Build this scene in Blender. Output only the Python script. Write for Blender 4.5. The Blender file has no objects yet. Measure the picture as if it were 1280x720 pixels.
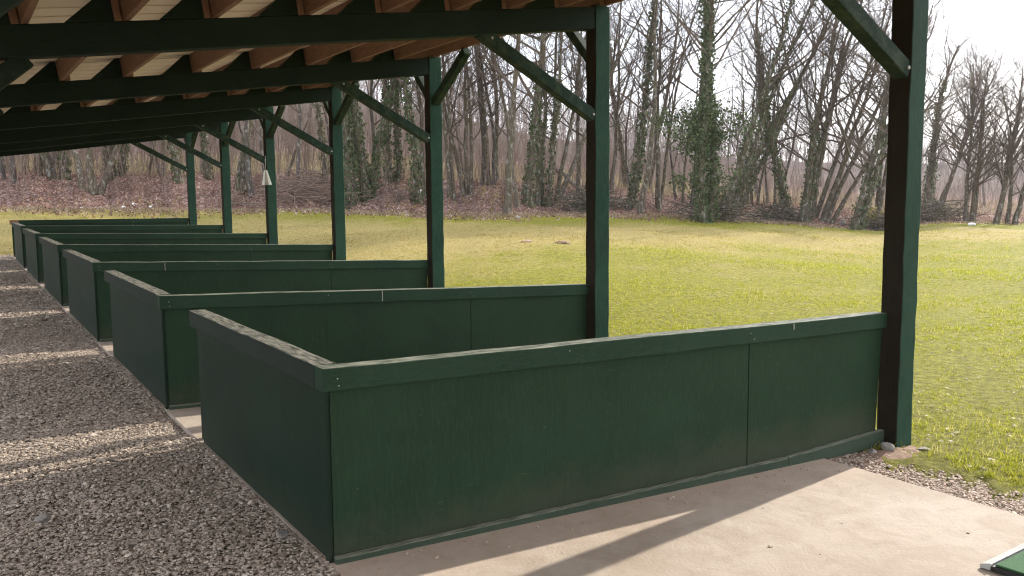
import bpy, math, random
import numpy as np
from mathutils import Vector, Matrix

SC = bpy.context.scene
COL = SC.collection
R = math.radians
rng = np.random.default_rng(7)
random.seed(7)

# ------------------------------------------------------------------ terrain
EYE = 1.5
YAW, PITCH, ROLL, FOC = R(33.6964), R(5.7153), R(-0.4309), 1059.56
BAY_Y = [3.222, 6.333, 9.573, 12.767, 16.066, 19.134, 22.274]
CAP_C = [0.841, 0.867, 0.929, 0.993, 1.060, 1.129, 1.201]      # top of cap at the gravel side
CAP_P = [0.765, 0.719, 0.787, 0.869, 0.964, 1.072, 1.193]      # top of cap at the post
BEAM_Z = [3.102, 3.092, 3.092, 3.100, 3.116, 3.142, 3.176]     # underside of beam at the post
HP = 0.822
XC, XP = 1.23, 5.086                                           # divider corner, post

def plane_z(X, Y):
    g = np.interp(Y, [-6.0] + BAY_Y + [40.0], [-0.02] + [c - HP for c in CAP_C] + [0.42])
    return g - 0.036 * (np.clip(X, 1.0, 7.5) - 1.23)

AZ_PX = np.array([0, 240, 420, 540, 640, 760, 880, 1000, 1100, 1180, 1280.0])
AZ = np.degrees(YAW + np.arctan((AZ_PX - 640) / FOC))
RB = np.array([38, 36, 34, 33, 34, 36, 39, 43, 47, 52, 55.0])  # distance of the wood's edge
Y1 = np.array([253, 260, 263, 268, 267, 269, 278, 284, 290, 281, 286.0])
Y2 = np.array([213, 217, 219, 224, 229, 237, 252, 260, 270, 270, 275.0])
Y3 = np.array([182, 178, 172, 184, 194, 208, 222, 230, 237, 242, 244.0])
Y4 = np.array([150, 135, 118, 140, 165, 186, 197, 206, 209, 209, 208.0])
def zz(y, r):
    return EYE - (y - 254.0) / FOC * r * np.cos(np.radians(AZ) - YAW)
ZB, Z2, Z3, Z4 = zz(Y1, RB), zz(Y2, RB + 9), zz(Y3, RB + 45), zz(Y4, RB + 140)

def sstep(t):
    t = np.clip(t, 0, 1); return t * t * (3 - 2 * t)

def edge_r(az):
    return np.interp(az, AZ, RB) + 0.7 * np.sin(az * 0.9) + 0.5 * np.sin(az * 2.3 + 1) + .3 * np.sin(az * 6.1) + .2 * np.sin(az * 13.7 + 2)

def ground_z(X, Y):
    X = np.asarray(X, float); Y = np.asarray(Y, float)
    r = np.hypot(X, Y); az = np.degrees(np.arctan2(X, Y))
    azc = np.clip(az, AZ[0] - 25, AZ[-1] + 25)
    s_ = np.sin(np.radians(np.clip(az, 8, 90)))
    r0 = np.clip(5.3 / s_ + 2.0, 8.0, 25.0)
    rb = edge_r(azc)
    zb, z2, z3, z4 = (np.interp(azc, AZ, q) for q in (ZB, Z2, Z3, Z4))
    t = np.clip((r - r0) / (rb - r0), 0, 1)
    s = t ** 1.25
    h = plane_z(X, Y) * (1 - s) + zb * s
    bump = 0.09 * np.sin(X * 0.31 + 1.3 * np.sin(Y * 0.17)) * np.sin(Y * 0.27 + 0.6) + 0.05 * np.sin(X * 0.9 + Y * 0.55)
    h = h + bump * sstep((r - r0 - 3) / 8)
    t2 = (r - rb) / 9.0
    bank = zb + (z2 - zb) * sstep(t2) + bump * 0.6
    h = np.where(r > rb, bank, h)
    t3 = np.clip((r - rb - 9) / 36.0, 0, 1)
    h = np.where(r > rb + 9, z2 + (z3 - z2) * t3 + bump * (1 - t3) * .6, h)
    t4 = np.clip((r - rb - 45) / 95.0, 0, 1)
    h = np.where(r > rb + 45, z3 + (z4 - z3) * t4, h)
    # behind and beside the view everything stays flat
    side = sstep((np.abs(az - 34) - 62) / 40)
    return h * (1 - side) + (plane_z(X, np.clip(Y, -6, 22))) * side
# END TERRAIN

# ------------------------------------------------------------------ helpers
def tag(o, label=None, cat=None, group=None, kind=None):
    if label: o['label'] = label
    if cat: o['category'] = cat
    if group: o['group'] = group
    if kind: o['kind'] = kind
    return o

def empty(name, loc=(0, 0, 0), rz=0):
    o = bpy.data.objects.new(name, None); COL.objects.link(o)
    o.location = loc; o.rotation_euler = (0, 0, rz); o.empty_display_size = .2
    return o

def mesh_obj(name, verts, faces, mat, parent=None, smooth=False, mats=None, fmat=None):
    me = bpy.data.meshes.new(name)
    verts = np.asarray(verts, np.float32)
    if isinstance(faces, np.ndarray):
        n, k = faces.shape
        me.vertices.add(len(verts)); me.vertices.foreach_set('co', verts.ravel())
        me.loops.add(n * k); me.loops.foreach_set('vertex_index', faces.astype(np.int32).ravel())
        me.polygons.add(n)
        me.polygons.foreach_set('loop_start', np.arange(0, n * k, k, dtype=np.int32))
        try: me.polygons.foreach_set('loop_total', np.full(n, k, np.int32))
        except Exception: pass
        me.update(calc_edges=True)
    else:
        me.from_pydata([tuple(map(float, v)) for v in verts], [], [tuple(f) for f in faces]); me.update()
    for m in (mats or [mat]): me.materials.append(m)
    if fmat is not None: me.polygons.foreach_set('material_index', np.asarray(fmat, np.int32))
    me.polygons.foreach_set('use_smooth', np.full(len(me.polygons), bool(smooth)))
    o = bpy.data.objects.new(name, me); COL.objects.link(o)
    if parent is not None: o.parent = parent
    return o

class MB:
    """collects boxes and bars into one mesh"""
    def __init__(s): s.v = []; s.f = []
    def add(s, v, f):
        b = len(s.v); s.v += [tuple(q) for q in v]; s.f += [tuple(i + b for i in q) for q in f]
    def hexa(s, c, bev=0.0):
        # c: 8 corners, bottom ring 0-3 (ccw from above) then top ring 4-7
        s.add(c, [(0, 3, 2, 1), (4, 5, 6, 7), (0, 1, 5, 4), (1, 2, 6, 5), (2, 3, 7, 6), (3, 0, 4, 7)])
    def box(s, x0, x1, y0, y1, z0, z1):
        s.hexa([(x0, y0, z0), (x1, y0, z0), (x1, y1, z0), (x0, y1, z0), (x0, y0, z1), (x1, y0, z1), (x1, y1, z1), (x0, y1, z1)])
    def bar(s, a, b, w, h, up=(0, 0, 1), ca=None, cb=None):
        """rectangular bar from a to b, w across, h along 'up'"""
        a = Vector(a); b = Vector(b); d = (b - a).normalized()
        sd = d.cross(Vector(up)).normalized(); u = sd.cross(d).normalized()
        c = []
        for p in (a, b):
            c += [p - sd * w / 2 - u * h / 2, p + sd * w / 2 - u * h / 2, p + sd * w / 2 + u * h / 2, p - sd * w / 2 + u * h / 2]
        s.add(c, [(0, 1, 2, 3), (7, 6, 5, 4), (0, 4, 5, 1), (1, 5, 6, 2), (2, 6, 7, 3), (3, 7, 4, 0)])
    def build(s, name, mat, parent=None, bevel=0.0, seg=1):
        o = mesh_obj(name, s.v, s.f, mat, parent)
        if bevel:
            m = o.modifiers.new('edge', 'BEVEL'); m.width = bevel; m.segments = seg; m.limit_method = 'ANGLE'; m.angle_limit = R(40)
        return o

# ------------------------------------------------------------------ materials
def new_mat(name):
    m = bpy.data.materials.new(name); m.use_nodes = True
    nt = m.node_tree; nt.nodes.clear()
    out = nt.nodes.new('ShaderNodeOutputMaterial'); b = nt.nodes.new('ShaderNodeBsdfPrincipled')
    nt.links.new(b.outputs[0], out.inputs[0])
    return m, nt, b, out

class NT:
    def __init__(s, nt, coord='Object'):
        s.nt = nt; s.tc = nt.nodes.new('ShaderNodeTexCoord').outputs[coord]
    def n(s, t, **k):
        q = s.nt.nodes.new(t)
        for a, v in k.items(): setattr(q, a, v)
        return q
    def l(s, a, b): s.nt.links.new(a, b)
    def vec(s, scale=(1, 1, 1)):
        m = s.n('ShaderNodeMapping'); m.inputs['Scale'].default_value = scale; s.l(s.tc, m.inputs[0]); return m.outputs[0]
    def noise(s, scale=5, detail=4, rough=.6, vec=None, dist=0.0):
        q = s.n('ShaderNodeTexNoise'); q.inputs['Scale'].default_value = scale; q.inputs['Detail'].default_value = detail
        q.inputs['Roughness'].default_value = rough; q.inputs['Distortion'].default_value = dist
        s.l(vec if vec is not None else s.tc, q.inputs['Vector']); return q.outputs['Fac']
    def voro(s, scale=5, feature='F1', vec=None, out='Distance'):
        q = s.n('ShaderNodeTexVoronoi', feature=feature); q.inputs['Scale'].default_value = scale
        s.l(vec if vec is not None else s.tc, q.inputs['Vector']); return q.outputs[out]
    def ramp(s, fac, stops):
        q = s.n('ShaderNodeValToRGB'); e = q.color_ramp.elements
        while len(e) < len(stops): e.new(0.5)
        for k, (p, c) in enumerate(stops):
            e[k].position = p; e[k].color = (c, c, c, 1) if isinstance(c, (int, float)) else (*c, 1)
        s.l(fac, q.inputs[0]); return q.outputs[0]
    def mix(s, fac, a, b, mode='MIX'):
        q = s.n('ShaderNodeMix', data_type='RGBA', blend_type=mode)
        for sock, v in ((q.inputs['Factor'], fac), (q.inputs['A'], a), (q.inputs['B'], b)):
            if isinstance(v, (int, float)): sock.default_value = v
            elif isinstance(v, tuple): sock.default_value = (*v, 1)
            else: s.l(v, sock)
        return q.outputs['Result']
    def math(s, op, a, b=0.5, c=None):
        q = s.n('ShaderNodeMath', operation=op)
        for sock, v in zip(q.inputs, (a, b, c)):
            if v is None: continue
            if isinstance(v, (int, float)): sock.default_value = v
            else: s.l(v, sock)
        return q.outputs[0]
    def bump(s, h, strength=.3, dist=.01):
        q = s.n('ShaderNodeBump'); q.inputs['Strength'].default_value = strength; q.inputs['Distance'].default_value = dist
        s.l(h, q.inputs['Height']); return q.outputs[0]
    def sep(s, v):
        q = s.n('ShaderNodeSeparateXYZ'); s.l(v, q.inputs[0]); return q.outputs

def obj_rand(t):
    return t.n('ShaderNodeObjectInfo').outputs['Random']

def paint_mat(name, base, dark, grain=(1, 1, 1), rough=.62, worn=0.0, wood=(.2, .17, .13), scratch=0.0, streak=.35, splash=0.0, edge=.5):
    """weathered dark green stain over timber or plywood; wear bares grey wood on upward faces and edges"""
    m, nt, b, out = new_mat(name); t = NT(nt)
    gv = t.vec(grain)
    g = t.noise(14, 6, .65, gv, .4)
    patch = t.noise(1.7, 5, .6)
    c = t.mix(t.ramp(g, [(.32, 0), (.7, 1)]), dark, base)
    c = t.mix(t.math('MULTIPLY', t.ramp(patch, [(.4, 0), (.75, 1)]), .4), c, tuple(min(1, q * 1.4 + .002) for q in base))
    st = t.ramp(t.noise(26, 3, .6, gv), [(.56, 0), (.70, 1)])
    c = t.mix(t.math('MULTIPLY', st, streak), c, tuple(min(1, q * 1.7 + .004) for q in base))
    if scratch:
        for rot, sc_, th in (((.5, .7, .3), (5, 5, 60), .715), ((1.2, .35, .9), (4, 7, 70), .725), ((.2, 1.35, .1), (9, 3, 90), .73)):
            sv = t.n('ShaderNodeMapping'); sv.inputs['Scale'].default_value = sc_; sv.inputs['Rotation'].default_value = rot
            t.l(t.tc, sv.inputs[0])
            k = t.noise(2.2, 2, .5, sv.outputs[0])
            k = t.math('MULTIPLY', t.ramp(k, [(th, 0), (th + .03, 1)]), t.ramp(t.noise(3.1, 3, .6), [(.50, 0), (.66, 1)]))
            c = t.mix(t.math('MULTIPLY', k, scratch * .7), c, (.11, .13, .085))
        sp = t.ramp(t.voro(38), [(.05, 1), (.085, 0)])
        sp = t.math('MULTIPLY', sp, t.ramp(t.noise(9, 2, .5), [(.6, 0), (.68, 1)]))
        c = t.mix(t.math('MULTIPLY', sp, scratch * .9), c, (.2, .2, .15))
    if worn:
        geo = t.n('ShaderNodeNewGeometry'); nz = t.sep(geo.outputs['Normal'])[2]
        up = t.ramp(nz, [(.55, 0), (.85, 1)])
        w = t.math('MULTIPLY', up, t.ramp(t.noise(7, 6, .7, gv), [(.38, 0), (.62, 1)]))
        pt = t.ramp(geo.outputs['Pointiness'], [(.53, 0), (.60, 1)])
        w2 = t.math('MULTIPLY', pt, t.ramp(t.noise(11, 4, .7), [(.45, 0), (.65, 1)]))
        c = t.mix(t.math('MULTIPLY', t.math('MAXIMUM', w, t.math('MULTIPLY', w2, edge)), worn), c, wood)
    if splash:
        z = t.sep(t.tc)[2]
        lo = t.math('ADD', z, t.math('MULTIPLY_ADD', t.noise(6, 6, .75), .36, -.18))
        c = t.mix(t.math('MULTIPLY', t.ramp(lo, [(.02, 1), (.20, 0)]), splash), c, (.085, .068, .048))
    t.l(c, b.inputs['Base Color'])
    t.l(t.math('MULTIPLY_ADD', g, .25, rough - .12), b.inputs['Roughness'])
    b.inputs['Specular IOR Level'].default_value = .12
    t.l(t.bump(t.math('ADD', g, t.math('MULTIPLY', t.noise(90, 3, .6, gv), .4)), .35, .004), b.inputs['Normal'])
    return m

GREEN, GREEN_D = (.019, .050, .031), (.009, .024, .016)
M = {}
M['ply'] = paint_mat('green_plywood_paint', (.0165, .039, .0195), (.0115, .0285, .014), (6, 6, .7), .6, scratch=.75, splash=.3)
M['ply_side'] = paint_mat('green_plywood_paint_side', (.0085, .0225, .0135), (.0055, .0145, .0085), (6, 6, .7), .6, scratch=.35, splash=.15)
M['cap'] = paint_mat('green_rail_paint', (.021, .048, .027), (.0125, .029, .017), (1.2, 9, 9), .62, worn=.8, wood=(.34, .34, .29), scratch=.4)
M['cap_y'] = paint_mat('green_rail_paint_return', (.019, .028, .022), (.011, .018, .014), (9, 1.2, 9), .65, worn=.85, wood=(.30, .29, .25), scratch=.6)
M['sill'] = paint_mat('worn_sill_paint', (.050, .066, .044), (.030, .046, .030), (1.2, 22, 22), .8, worn=.8, wood=(.34, .32, .25), scratch=.0, streak=.25, edge=.0)
M['post'] = paint_mat('green_post_paint', (.019, .060, .036), (.0065, .021, .0135), (11, 11, .6), .6, worn=.35)
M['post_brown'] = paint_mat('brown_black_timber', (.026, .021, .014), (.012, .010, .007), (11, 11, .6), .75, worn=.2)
M['beam'] = paint_mat('dark_beam_stain', (.0135, .025, .0165), (.007, .013, .009), (.9, 8, 8), .7, worn=.2)
M['brace'] = paint_mat('green_brace_stain', (.017, .037, .024), (.008, .018, .012), (3, 6, 3), .65, worn=.5, wood=(.12, .14, .08))

def wood_mat(name, a, b_, grain, rough=.75):
    m, nt, b, out = new_mat(name); t = NT(nt); gv = t.vec(grain)
    g = t.noise(9, 7, .65, gv, .7)
    c = t.ramp(g, [(.25, b_), (.55, a), (.8, tuple(min(1, q * 1.35) for q in a))])
    c = t.mix(t.math('MULTIPLY', obj_rand(t), .45), c, tuple(q * .6 for q in a))
    t.l(c, b.inputs['Base Color']); b.inputs['Roughness'].default_value = rough
    t.l(t.bump(g, .4, .003), b.inputs['Normal']); return m
M['purlin'] = wood_mat('bare_reddish_timber', (.22, .118, .074), (.09, .044, .030), (9, .8, 9))
M['endgrain'] = wood_mat('cut_timber_end', (.36, .20, .10), (.2, .1, .05), (6, 6, 6))

def simple_mat(name, stops, scale=6, rough=.8, bump=.3, bscale=60, detail=6, metallic=0):
    m, nt, b, out = new_mat(name); t = NT(nt)
    t.l(t.ramp(t.noise(scale, detail, .62), stops), b.inputs['Base Color'])
    b.inputs['Roughness'].default_value = rough; b.inputs['Metallic'].default_value = metallic
    if bump: t.l(t.bump(t.noise(bscale, 5, .65), bump, .01), b.inputs['Normal'])
    return m
M['sheet'] = simple_mat('cream_roof_sheet', [(.3, (.72, .63, .47)), (.7, (.80, .72, .56))], 3, .6, .05)
M['bare'] = simple_mat('bare_pale_wood', [(.3, (.38, .35, .28)), (.7, (.52, .49, .42))], 20, .8, .1)
M['nail'] = simple_mat('galvanised_nail', [(.3, (.22, .22, .2)), (.7, (.4, .4, .37))], 20, .5, 0)
M['stone'] = simple_mat('pale_stone', [(.3, (.17, .15, .13)), (.7, (.33, .30, .27))], 9, .85, .6, 40)
M['white_stone'] = simple_mat('white_limestone', [(.3, (.6, .58, .54)), (.7, (.8, .79, .76))], 9, .85, .5, 30)
M['white_plastic'] = simple_mat('white_plastic', [(.3, (.78, .78, .76)), (.7, (.85, .85, .84))], 9, .4, .0)
M['grey_plastic'] = simple_mat('grey_plastic', [(.3, (.3, .28, .25)), (.7, (.42, .4, .36))], 9, .5, .0)
M['string'] = simple_mat('pale_string', [(.3, (.5, .45, .38)), (.7, (.6, .55, .48))], 9, .8, 0)
M['mat_edge'] = simple_mat('grey_mat_edging', [(.3, (.34, .34, .33)), (.7, (.48, .48, .46))], 14, .55, .2, 90)
M['rubber'] = simple_mat('black_rubber', [(.3, (.008, .008, .008)), (.7, (.02, .02, .018))], 14, .7, .2, 90)
M['turf'] = simple_mat('green_turf_mat', [(.35, (.035, .13, .045)), (.65, (.06, .19, .07))], 240, .9, 1.0, 700)

def gravel_mat(name, cols, rough=.9, vscale=None):
    """loose stones: every stone (mesh island) gets its own tone"""
    m, nt, b, out = new_mat(name); t = NT(nt)
    if vscale:
        v = t.voro(vscale, out='Color'); r = t.sep(v)[0]
        d = t.voro(vscale)
        t.l(t.bump(t.math('MULTIPLY', d, -1.0), 1.0, .03), b.inputs['Normal'])
    else:
        r = t.n('ShaderNodeNewGeometry').outputs['Random Per Island']
        t.l(t.bump(t.noise(160, 4, .7), .5, .003), b.inputs['Normal'])
    c = t.ramp(r, cols)
    c = t.mix(t.ramp(t.noise(.9, 4, .6), [(.35, 0), (.75, .45)]), c, (.25, .185, .13))
    c = t.mix(t.math('MULTIPLY', t.noise(60, 3, .6), .5), c, (.33, .275, .225))
    t.l(c, b.inputs['Base Color']); b.inputs['Roughness'].default_value = rough
    return m
GCOL = [(0.0, (.17, .13, .10)), (.3, (.31, .25, .20)), (.6, (.42, .345, .28)), (.85, (.55, .46, .38)), (1.0, (.70, .62, .52))]
CCOL = [(0.0, (.32, .21, .16)), (.4, (.50, .37, .29)), (.75, (.62, .50, .41)), (1.0, (.74, .63, .54))]
M['gravel_bed'] = gravel_mat('gravel_bed', GCOL, vscale=42)
M['gravel'] = gravel_mat('crushed_gravel', GCOL)
M['chips'] = gravel_mat('pinkish_chips', CCOL)
M['chip_bed'] = gravel_mat('chip_bed', CCOL, vscale=60)

def concrete():
    m, nt, b, out = new_mat('dusty_concrete'); t = NT(nt)
    big = t.noise(.9, 6, .62, None, .5); mid = t.noise(5, 6, .7, None, .6); fine = t.noise(70, 4, .6)
    c = t.ramp(big, [(.3, (.31, .245, .19)), (.5, (.37, .31, .25)), (.72, (.44, .375, .315))])
    c = t.mix(t.ramp(mid, [(.42, 0), (.70, .75)]), c, (.26, .195, .14))
    c = t.mix(t.ramp(t.noise(2.3, 5, .7, t.vec((1, .35, 1)), 1.2), [(.55, 0), (.75, .5)]), c, (.44, .39, .345))
    c = t.mix(t.ramp(t.noise(1.3, 4, .6, None, 1.5), [(.55, 0), (.7, .35)]), c, (.45, .345, .30))
    sp = t.ramp(t.voro(26), [(.05, 1), (.09, 0)])
    sp = t.math('MULTIPLY', sp, t.ramp(t.noise(4, 3, .6), [(.55, 0), (.7, 1)]))
    c = t.mix(t.math('MULTIPLY', sp, .6), c, (.16, .10, .07))
    c = t.mix(t.math('MULTIPLY', fine, .18), c, (.22, .17, .13))
    t.l(c, b.inputs['Base Color']); b.inputs['Roughness'].default_value = .88
    # red-brown dust washed out along the divider foot, and hairline cracks
    sx = t.sep(t.tc)
    ds = t.math('ABSOLUTE', t.math('SUBTRACT', 3.22, sx[1])); ds = t.math('ADD', ds, t.math('MULTIPLY_ADD', mid, .30, -.15))
    c = t.mix(t.math('MULTIPLY', t.ramp(ds, [(.0, 1), (.16, .75), (.45, 0)]), .55), c, (.45, .32, .24))
    cr = t.ramp(t.voro(1.1, 'DISTANCE_TO_EDGE', t.mix(.12, t.tc, t.n('ShaderNodeTexNoise').outputs['Color'])), [(.0, 1), (.006, 0)])
    c = t.mix(t.math('MULTIPLY', cr, .07), c, (.14, .10, .075))
    t.l(c, b.inputs['Base Color'])
    t.l(t.bump(t.math('ADD', mid, t.math('MULTIPLY', fine, .9)), .5, .006), b.inputs['Normal'])
    return m
M['concrete'] = concrete()
M['soil'] = simple_mat('brown_soil', [(.3, (.14, .08, .05)), (.55, (.24, .15, .10)), (.75, (.34, .24, .17))], 12, .95, 1.0, 45)

def lawn_mat():
    m, nt, b, out = new_mat('winter_lawn'); t = NT(nt)
    big = t.noise(.16, 5, .6, None, .4); mid = t.noise(.9, 5, .65, None, .6); fine = t.noise(14, 6, .75); vf = t.noise(70, 4, .7)
    at = t.n('ShaderNodeAttribute', attribute_name='dry').outputs['Fac']
    green = t.ramp(fine, [(.32, (.09, .085, .010)), (.5, (.21, .20, .018)), (.66, (.33, .31, .05))])
    straw = t.ramp(fine, [(.32, (.17, .13, .04)), (.52, (.34, .27, .09)), (.70, (.48, .40, .16))])
    d = t.math('ADD', at, t.math('MULTIPLY_ADD', big, .9, -.45))
    d = t.math('ADD', d, t.math('MULTIPLY_ADD', mid, 1.1, -.55))
    d = t.math('ADD', d, t.math('MULTIPLY_ADD', vf, .5, -.25))
    c = t.mix(t.ramp(d, [(.15, 0), (.75, 1)]), green, straw)
    bare = t.math('MULTIPLY', t.ramp(t.noise(2.2, 6, .75, None, .5), [(.60, 0), (.70, 1)]), .7)
    c = t.mix(bare, c, (.26, .19, .115))
    t.l(c, b.inputs['Base Color']); b.inputs['Roughness'].default_value = .9; b.inputs['Specular IOR Level'].default_value = .15
    t.l(t.bump(t.math('ADD', fine, vf), 1.0, .05), b.inputs['Normal'])
    return m
M['lawn'] = lawn_mat()

def forest_floor_mat():
    m, nt, b, out = new_mat('leaf_litter_floor'); t = NT(nt)
    at = t.n('ShaderNodeAttribute', attribute_name='dry').outputs['Fac']
    v = t.voro(11, out='Color'); r = t.sep(v)[0]
    leaf = t.ramp(r, [(0, (.085, .05, .04)), (.4, (.18, .10, .082)), (.75, (.29, .18, .15)), (1, (.46, .36, .30))])
    leaf = t.mix(t.ramp(t.noise(1.2, 5, .7), [(.4, 0), (.7, .6)]), leaf, (.10, .065, .05))
    fine = t.noise(8, 6, .75)
    straw = t.ramp(fine, [(.3, (.12, .09, .05)), (.55, (.24, .19, .11)), (.75, (.36, .30, .19))])
    d = t.math('ADD', at, t.math('MULTIPLY_ADD', t.noise(.5, 5, .7), 1.2, -.6))
    c = t.mix(t.ramp(d, [(.35, 0), (.65, 1)]), leaf, straw)
    far = t.n('ShaderNodeAttribute', attribute_name='deep').outputs['Fac']
    c = t.mix(far, c, (.115, .088, .078))
    t.l(c, b.inputs['Base Color']); b.inputs['Roughness'].default_value = .95; b.inputs['Specular IOR Level'].default_value = .1
    t.l(t.bump(t.math('ADD', fine, r), 1.0, .08), b.inputs['Normal'])
    return m
M['floor'] = forest_floor_mat()

def lawn_blade_mat(name, stops, trans=.5):
    m, nt, b, out = new_mat(name); t = NT(nt)
    r = t.n('ShaderNodeNewGeometry').outputs['Random Per Island']
    big = t.noise(.16, 5, .6, None, .4); mid = t.noise(.9, 5, .65, None, .6); cl = t.noise(5, 3, .6)
    at = t.n('ShaderNodeAttribute', attribute_name='dry').outputs['Fac']
    d = t.math('ADD', at, t.math('MULTIPLY_ADD', big, .9, -.45)); d = t.math('ADD', d, t.math('MULTIPLY_ADD', mid, 1.3, -.65))
    d = t.math('ADD', d, t.math('MULTIPLY_ADD', cl, .7, -.35)); d = t.math('ADD', d, t.math('MULTIPLY_ADD', r, .5, -.25))
    c = t.ramp(t.math('ADD', t.math('MULTIPLY', r, .65), t.math('MULTIPLY', cl, .45)), stops)
    st = t.ramp(r, [(.1, (.25, .19, .065)), (.5, (.38, .30, .11)), (.9, (.52, .43, .20))])
    c = t.mix(t.ramp(d, [(.1, 0), (.8, .9)]), c, st)
    t.l(c, b.inputs['Base Color']); b.inputs['Roughness'].default_value = .6; b.inputs['Specular IOR Level'].default_value = .2
    tr = t.n('ShaderNodeBsdfTranslucent'); t.l(c, tr.inputs[0])
    mx = t.n('ShaderNodeMixShader'); mx.inputs[0].default_value = trans
    t.l(b.outputs[0], mx.inputs[1]); t.l(tr.outputs[0], mx.inputs[2]); t.l(mx.outputs[0], out.inputs[0])
    return m
def blade_mat(name, stops, trans=.5):
    m, nt, b, out = new_mat(name); t = NT(nt)
    r = t.n('ShaderNodeNewGeometry').outputs['Random Per Island']
    big = t.noise(.5, 4, .65)
    c = t.ramp(t.math('ADD', t.math('MULTIPLY', r, .7), t.math('MULTIPLY', big, .4)), stops)
    t.l(c, b.inputs['Base Color']); b.inputs['Roughness'].default_value = .6; b.inputs['Specular IOR Level'].default_value = .25
    tr = t.n('ShaderNodeBsdfTranslucent'); t.l(c, tr.inputs[0])
    mx = t.n('ShaderNodeMixShader'); mx.inputs[0].default_value = trans
    t.l(b.outputs[0], mx.inputs[1]); t.l(tr.outputs[0], mx.inputs[2]); t.l(mx.outputs[0], out.inputs[0])
    return m
M['blade'] = lawn_blade_mat('grass_blades', [(.1, (.12, .14, .010)), (.42, (.25, .28, .016)), (.72, (.38, .37, .036)), (.95, (.56, .49, .20))], .5)
M['straw'] = blade_mat('straw_blades', [(.1, (.14, .11, .05)), (.5, (.26, .21, .11)), (.9, (.40, .34, .22))], .35)
M['leaf_litter'] = blade_mat('fallen_leaf', [(.1, (.10, .052, .042)), (.45, (.21, .11, .078)), (.75, (.33, .21, .15)), (.97, (.58, .48, .42))], .2)
M['ivy'] = blade_mat('ivy_leaf', [(.1, (.026, .046, .016)), (.5, (.058, .088, .030)), (.9, (.13, .155, .07))], .25)
M['yellow_leaf'] = blade_mat('yellow_leaf', [(.1, (.16, .14, .02)), (.5, (.30, .27, .05)), (.9, (.42, .38, .10))], .4)

def bark_mat(name, stops, moss=.4):
    m, nt, b, out = new_mat(name); t = NT(nt)
    g = t.noise(16, 6, .7, t.vec((1, 1, .25)), .5)
    c = t.ramp(g, stops)
    rnd = obj_rand(t)
    c = t.mix(t.math('MULTIPLY', rnd, .5), c, tuple(q * .62 for q in stops[1][1]))
    if moss:
        ms = t.ramp(t.noise(1.6, 5, .7), [(.45, 0), (.62, 1)])
        c = t.mix(t.math('MULTIPLY', ms, moss), c, (.105, .098, .030))
        li = t.ramp(t.noise(7, 4, .65, t.vec((1, 1, .6))), [(.55, 0), (.63, 1)])
        c = t.mix(t.math('MULTIPLY', li, .6), c, (.34, .335, .30))
    t.l(c, b.inputs['Base Color']); b.inputs['Roughness'].default_value = .9; b.inputs['Specular IOR Level'].default_value = .2
    t.l(t.bump(g, .8, .02), b.inputs['Normal'])
    return m
M['bark'] = bark_mat('grey_brown_bark', [(.28, (.028, .021, .015)), (.48, (.092, .072, .053)), (.72, (.26, .222, .175))])
M['bark_far'] = bark_mat('far_bark_haze_tint', [(.25, (.052, .043, .038)), (.5, (.10, .083, .074)), (.78, (.18, .155, .142))], .25)  # greyed bark colour stands in for distance haze on the back trees
M['twig'] = bark_mat('twig_bark', [(.25, (.060, .045, .034)), (.5, (.115, .088, .068)), (.78, (.20, .16, .128))], 0)
M['brush'] = bark_mat('reddish_brushwood', [(.25, (.12, .085, .068)), (.5, (.21, .15, .12)), (.78, (.34, .265, .215))], 0)
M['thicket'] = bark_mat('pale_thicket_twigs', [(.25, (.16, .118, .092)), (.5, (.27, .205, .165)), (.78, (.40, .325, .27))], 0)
M['far_twig'] = bark_mat('far_twigs_haze_tint', [(.25, (.17, .138, .122)), (.5, (.27, .222, .20)), (.78, (.38, .33, .30))], 0)  # distance haze put into the pale twig colour itself

# ------------------------------------------------------------------ ground
az = np.concatenate([np.linspace(-150, -20, 27), np.linspace(-18, 88, 213), np.linspace(90, 210, 25)])
rad = np.concatenate([np.geomspace(1.0, 30, 70), np.linspace(30.6, 70, 66), np.geomspace(72, 900, 40)])
A, Q = np.meshgrid(np.radians(az), rad, indexing='ij')
er = edge_r(np.clip(az, AZ[0] - 25, AZ[-1] + 25))
def lawn_dry_shade(X, Y):
    dist = np.hypot(X, Y); azg = np.degrees(np.arctan2(X, Y)); q = dist / edge_r(np.clip(azg, AZ[0] - 25, AZ[-1] + 25))
    return (.10 + 1.05 * np.exp(-((q - .72) / .16) ** 2) * np.interp(azg, [5, 30, 42, 60], [1, 1, .8, .6]) + .45 * sstep((24 - azg) / 10)
            - .25 * np.exp(-((q - .92) / .06) ** 2) + .10 * np.sin(X * .8 + 2 * np.sin(Y * .5)) * np.sin(Y * .9))  # subtracted band near the wood: tree shadow painted in as greener grass
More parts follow.
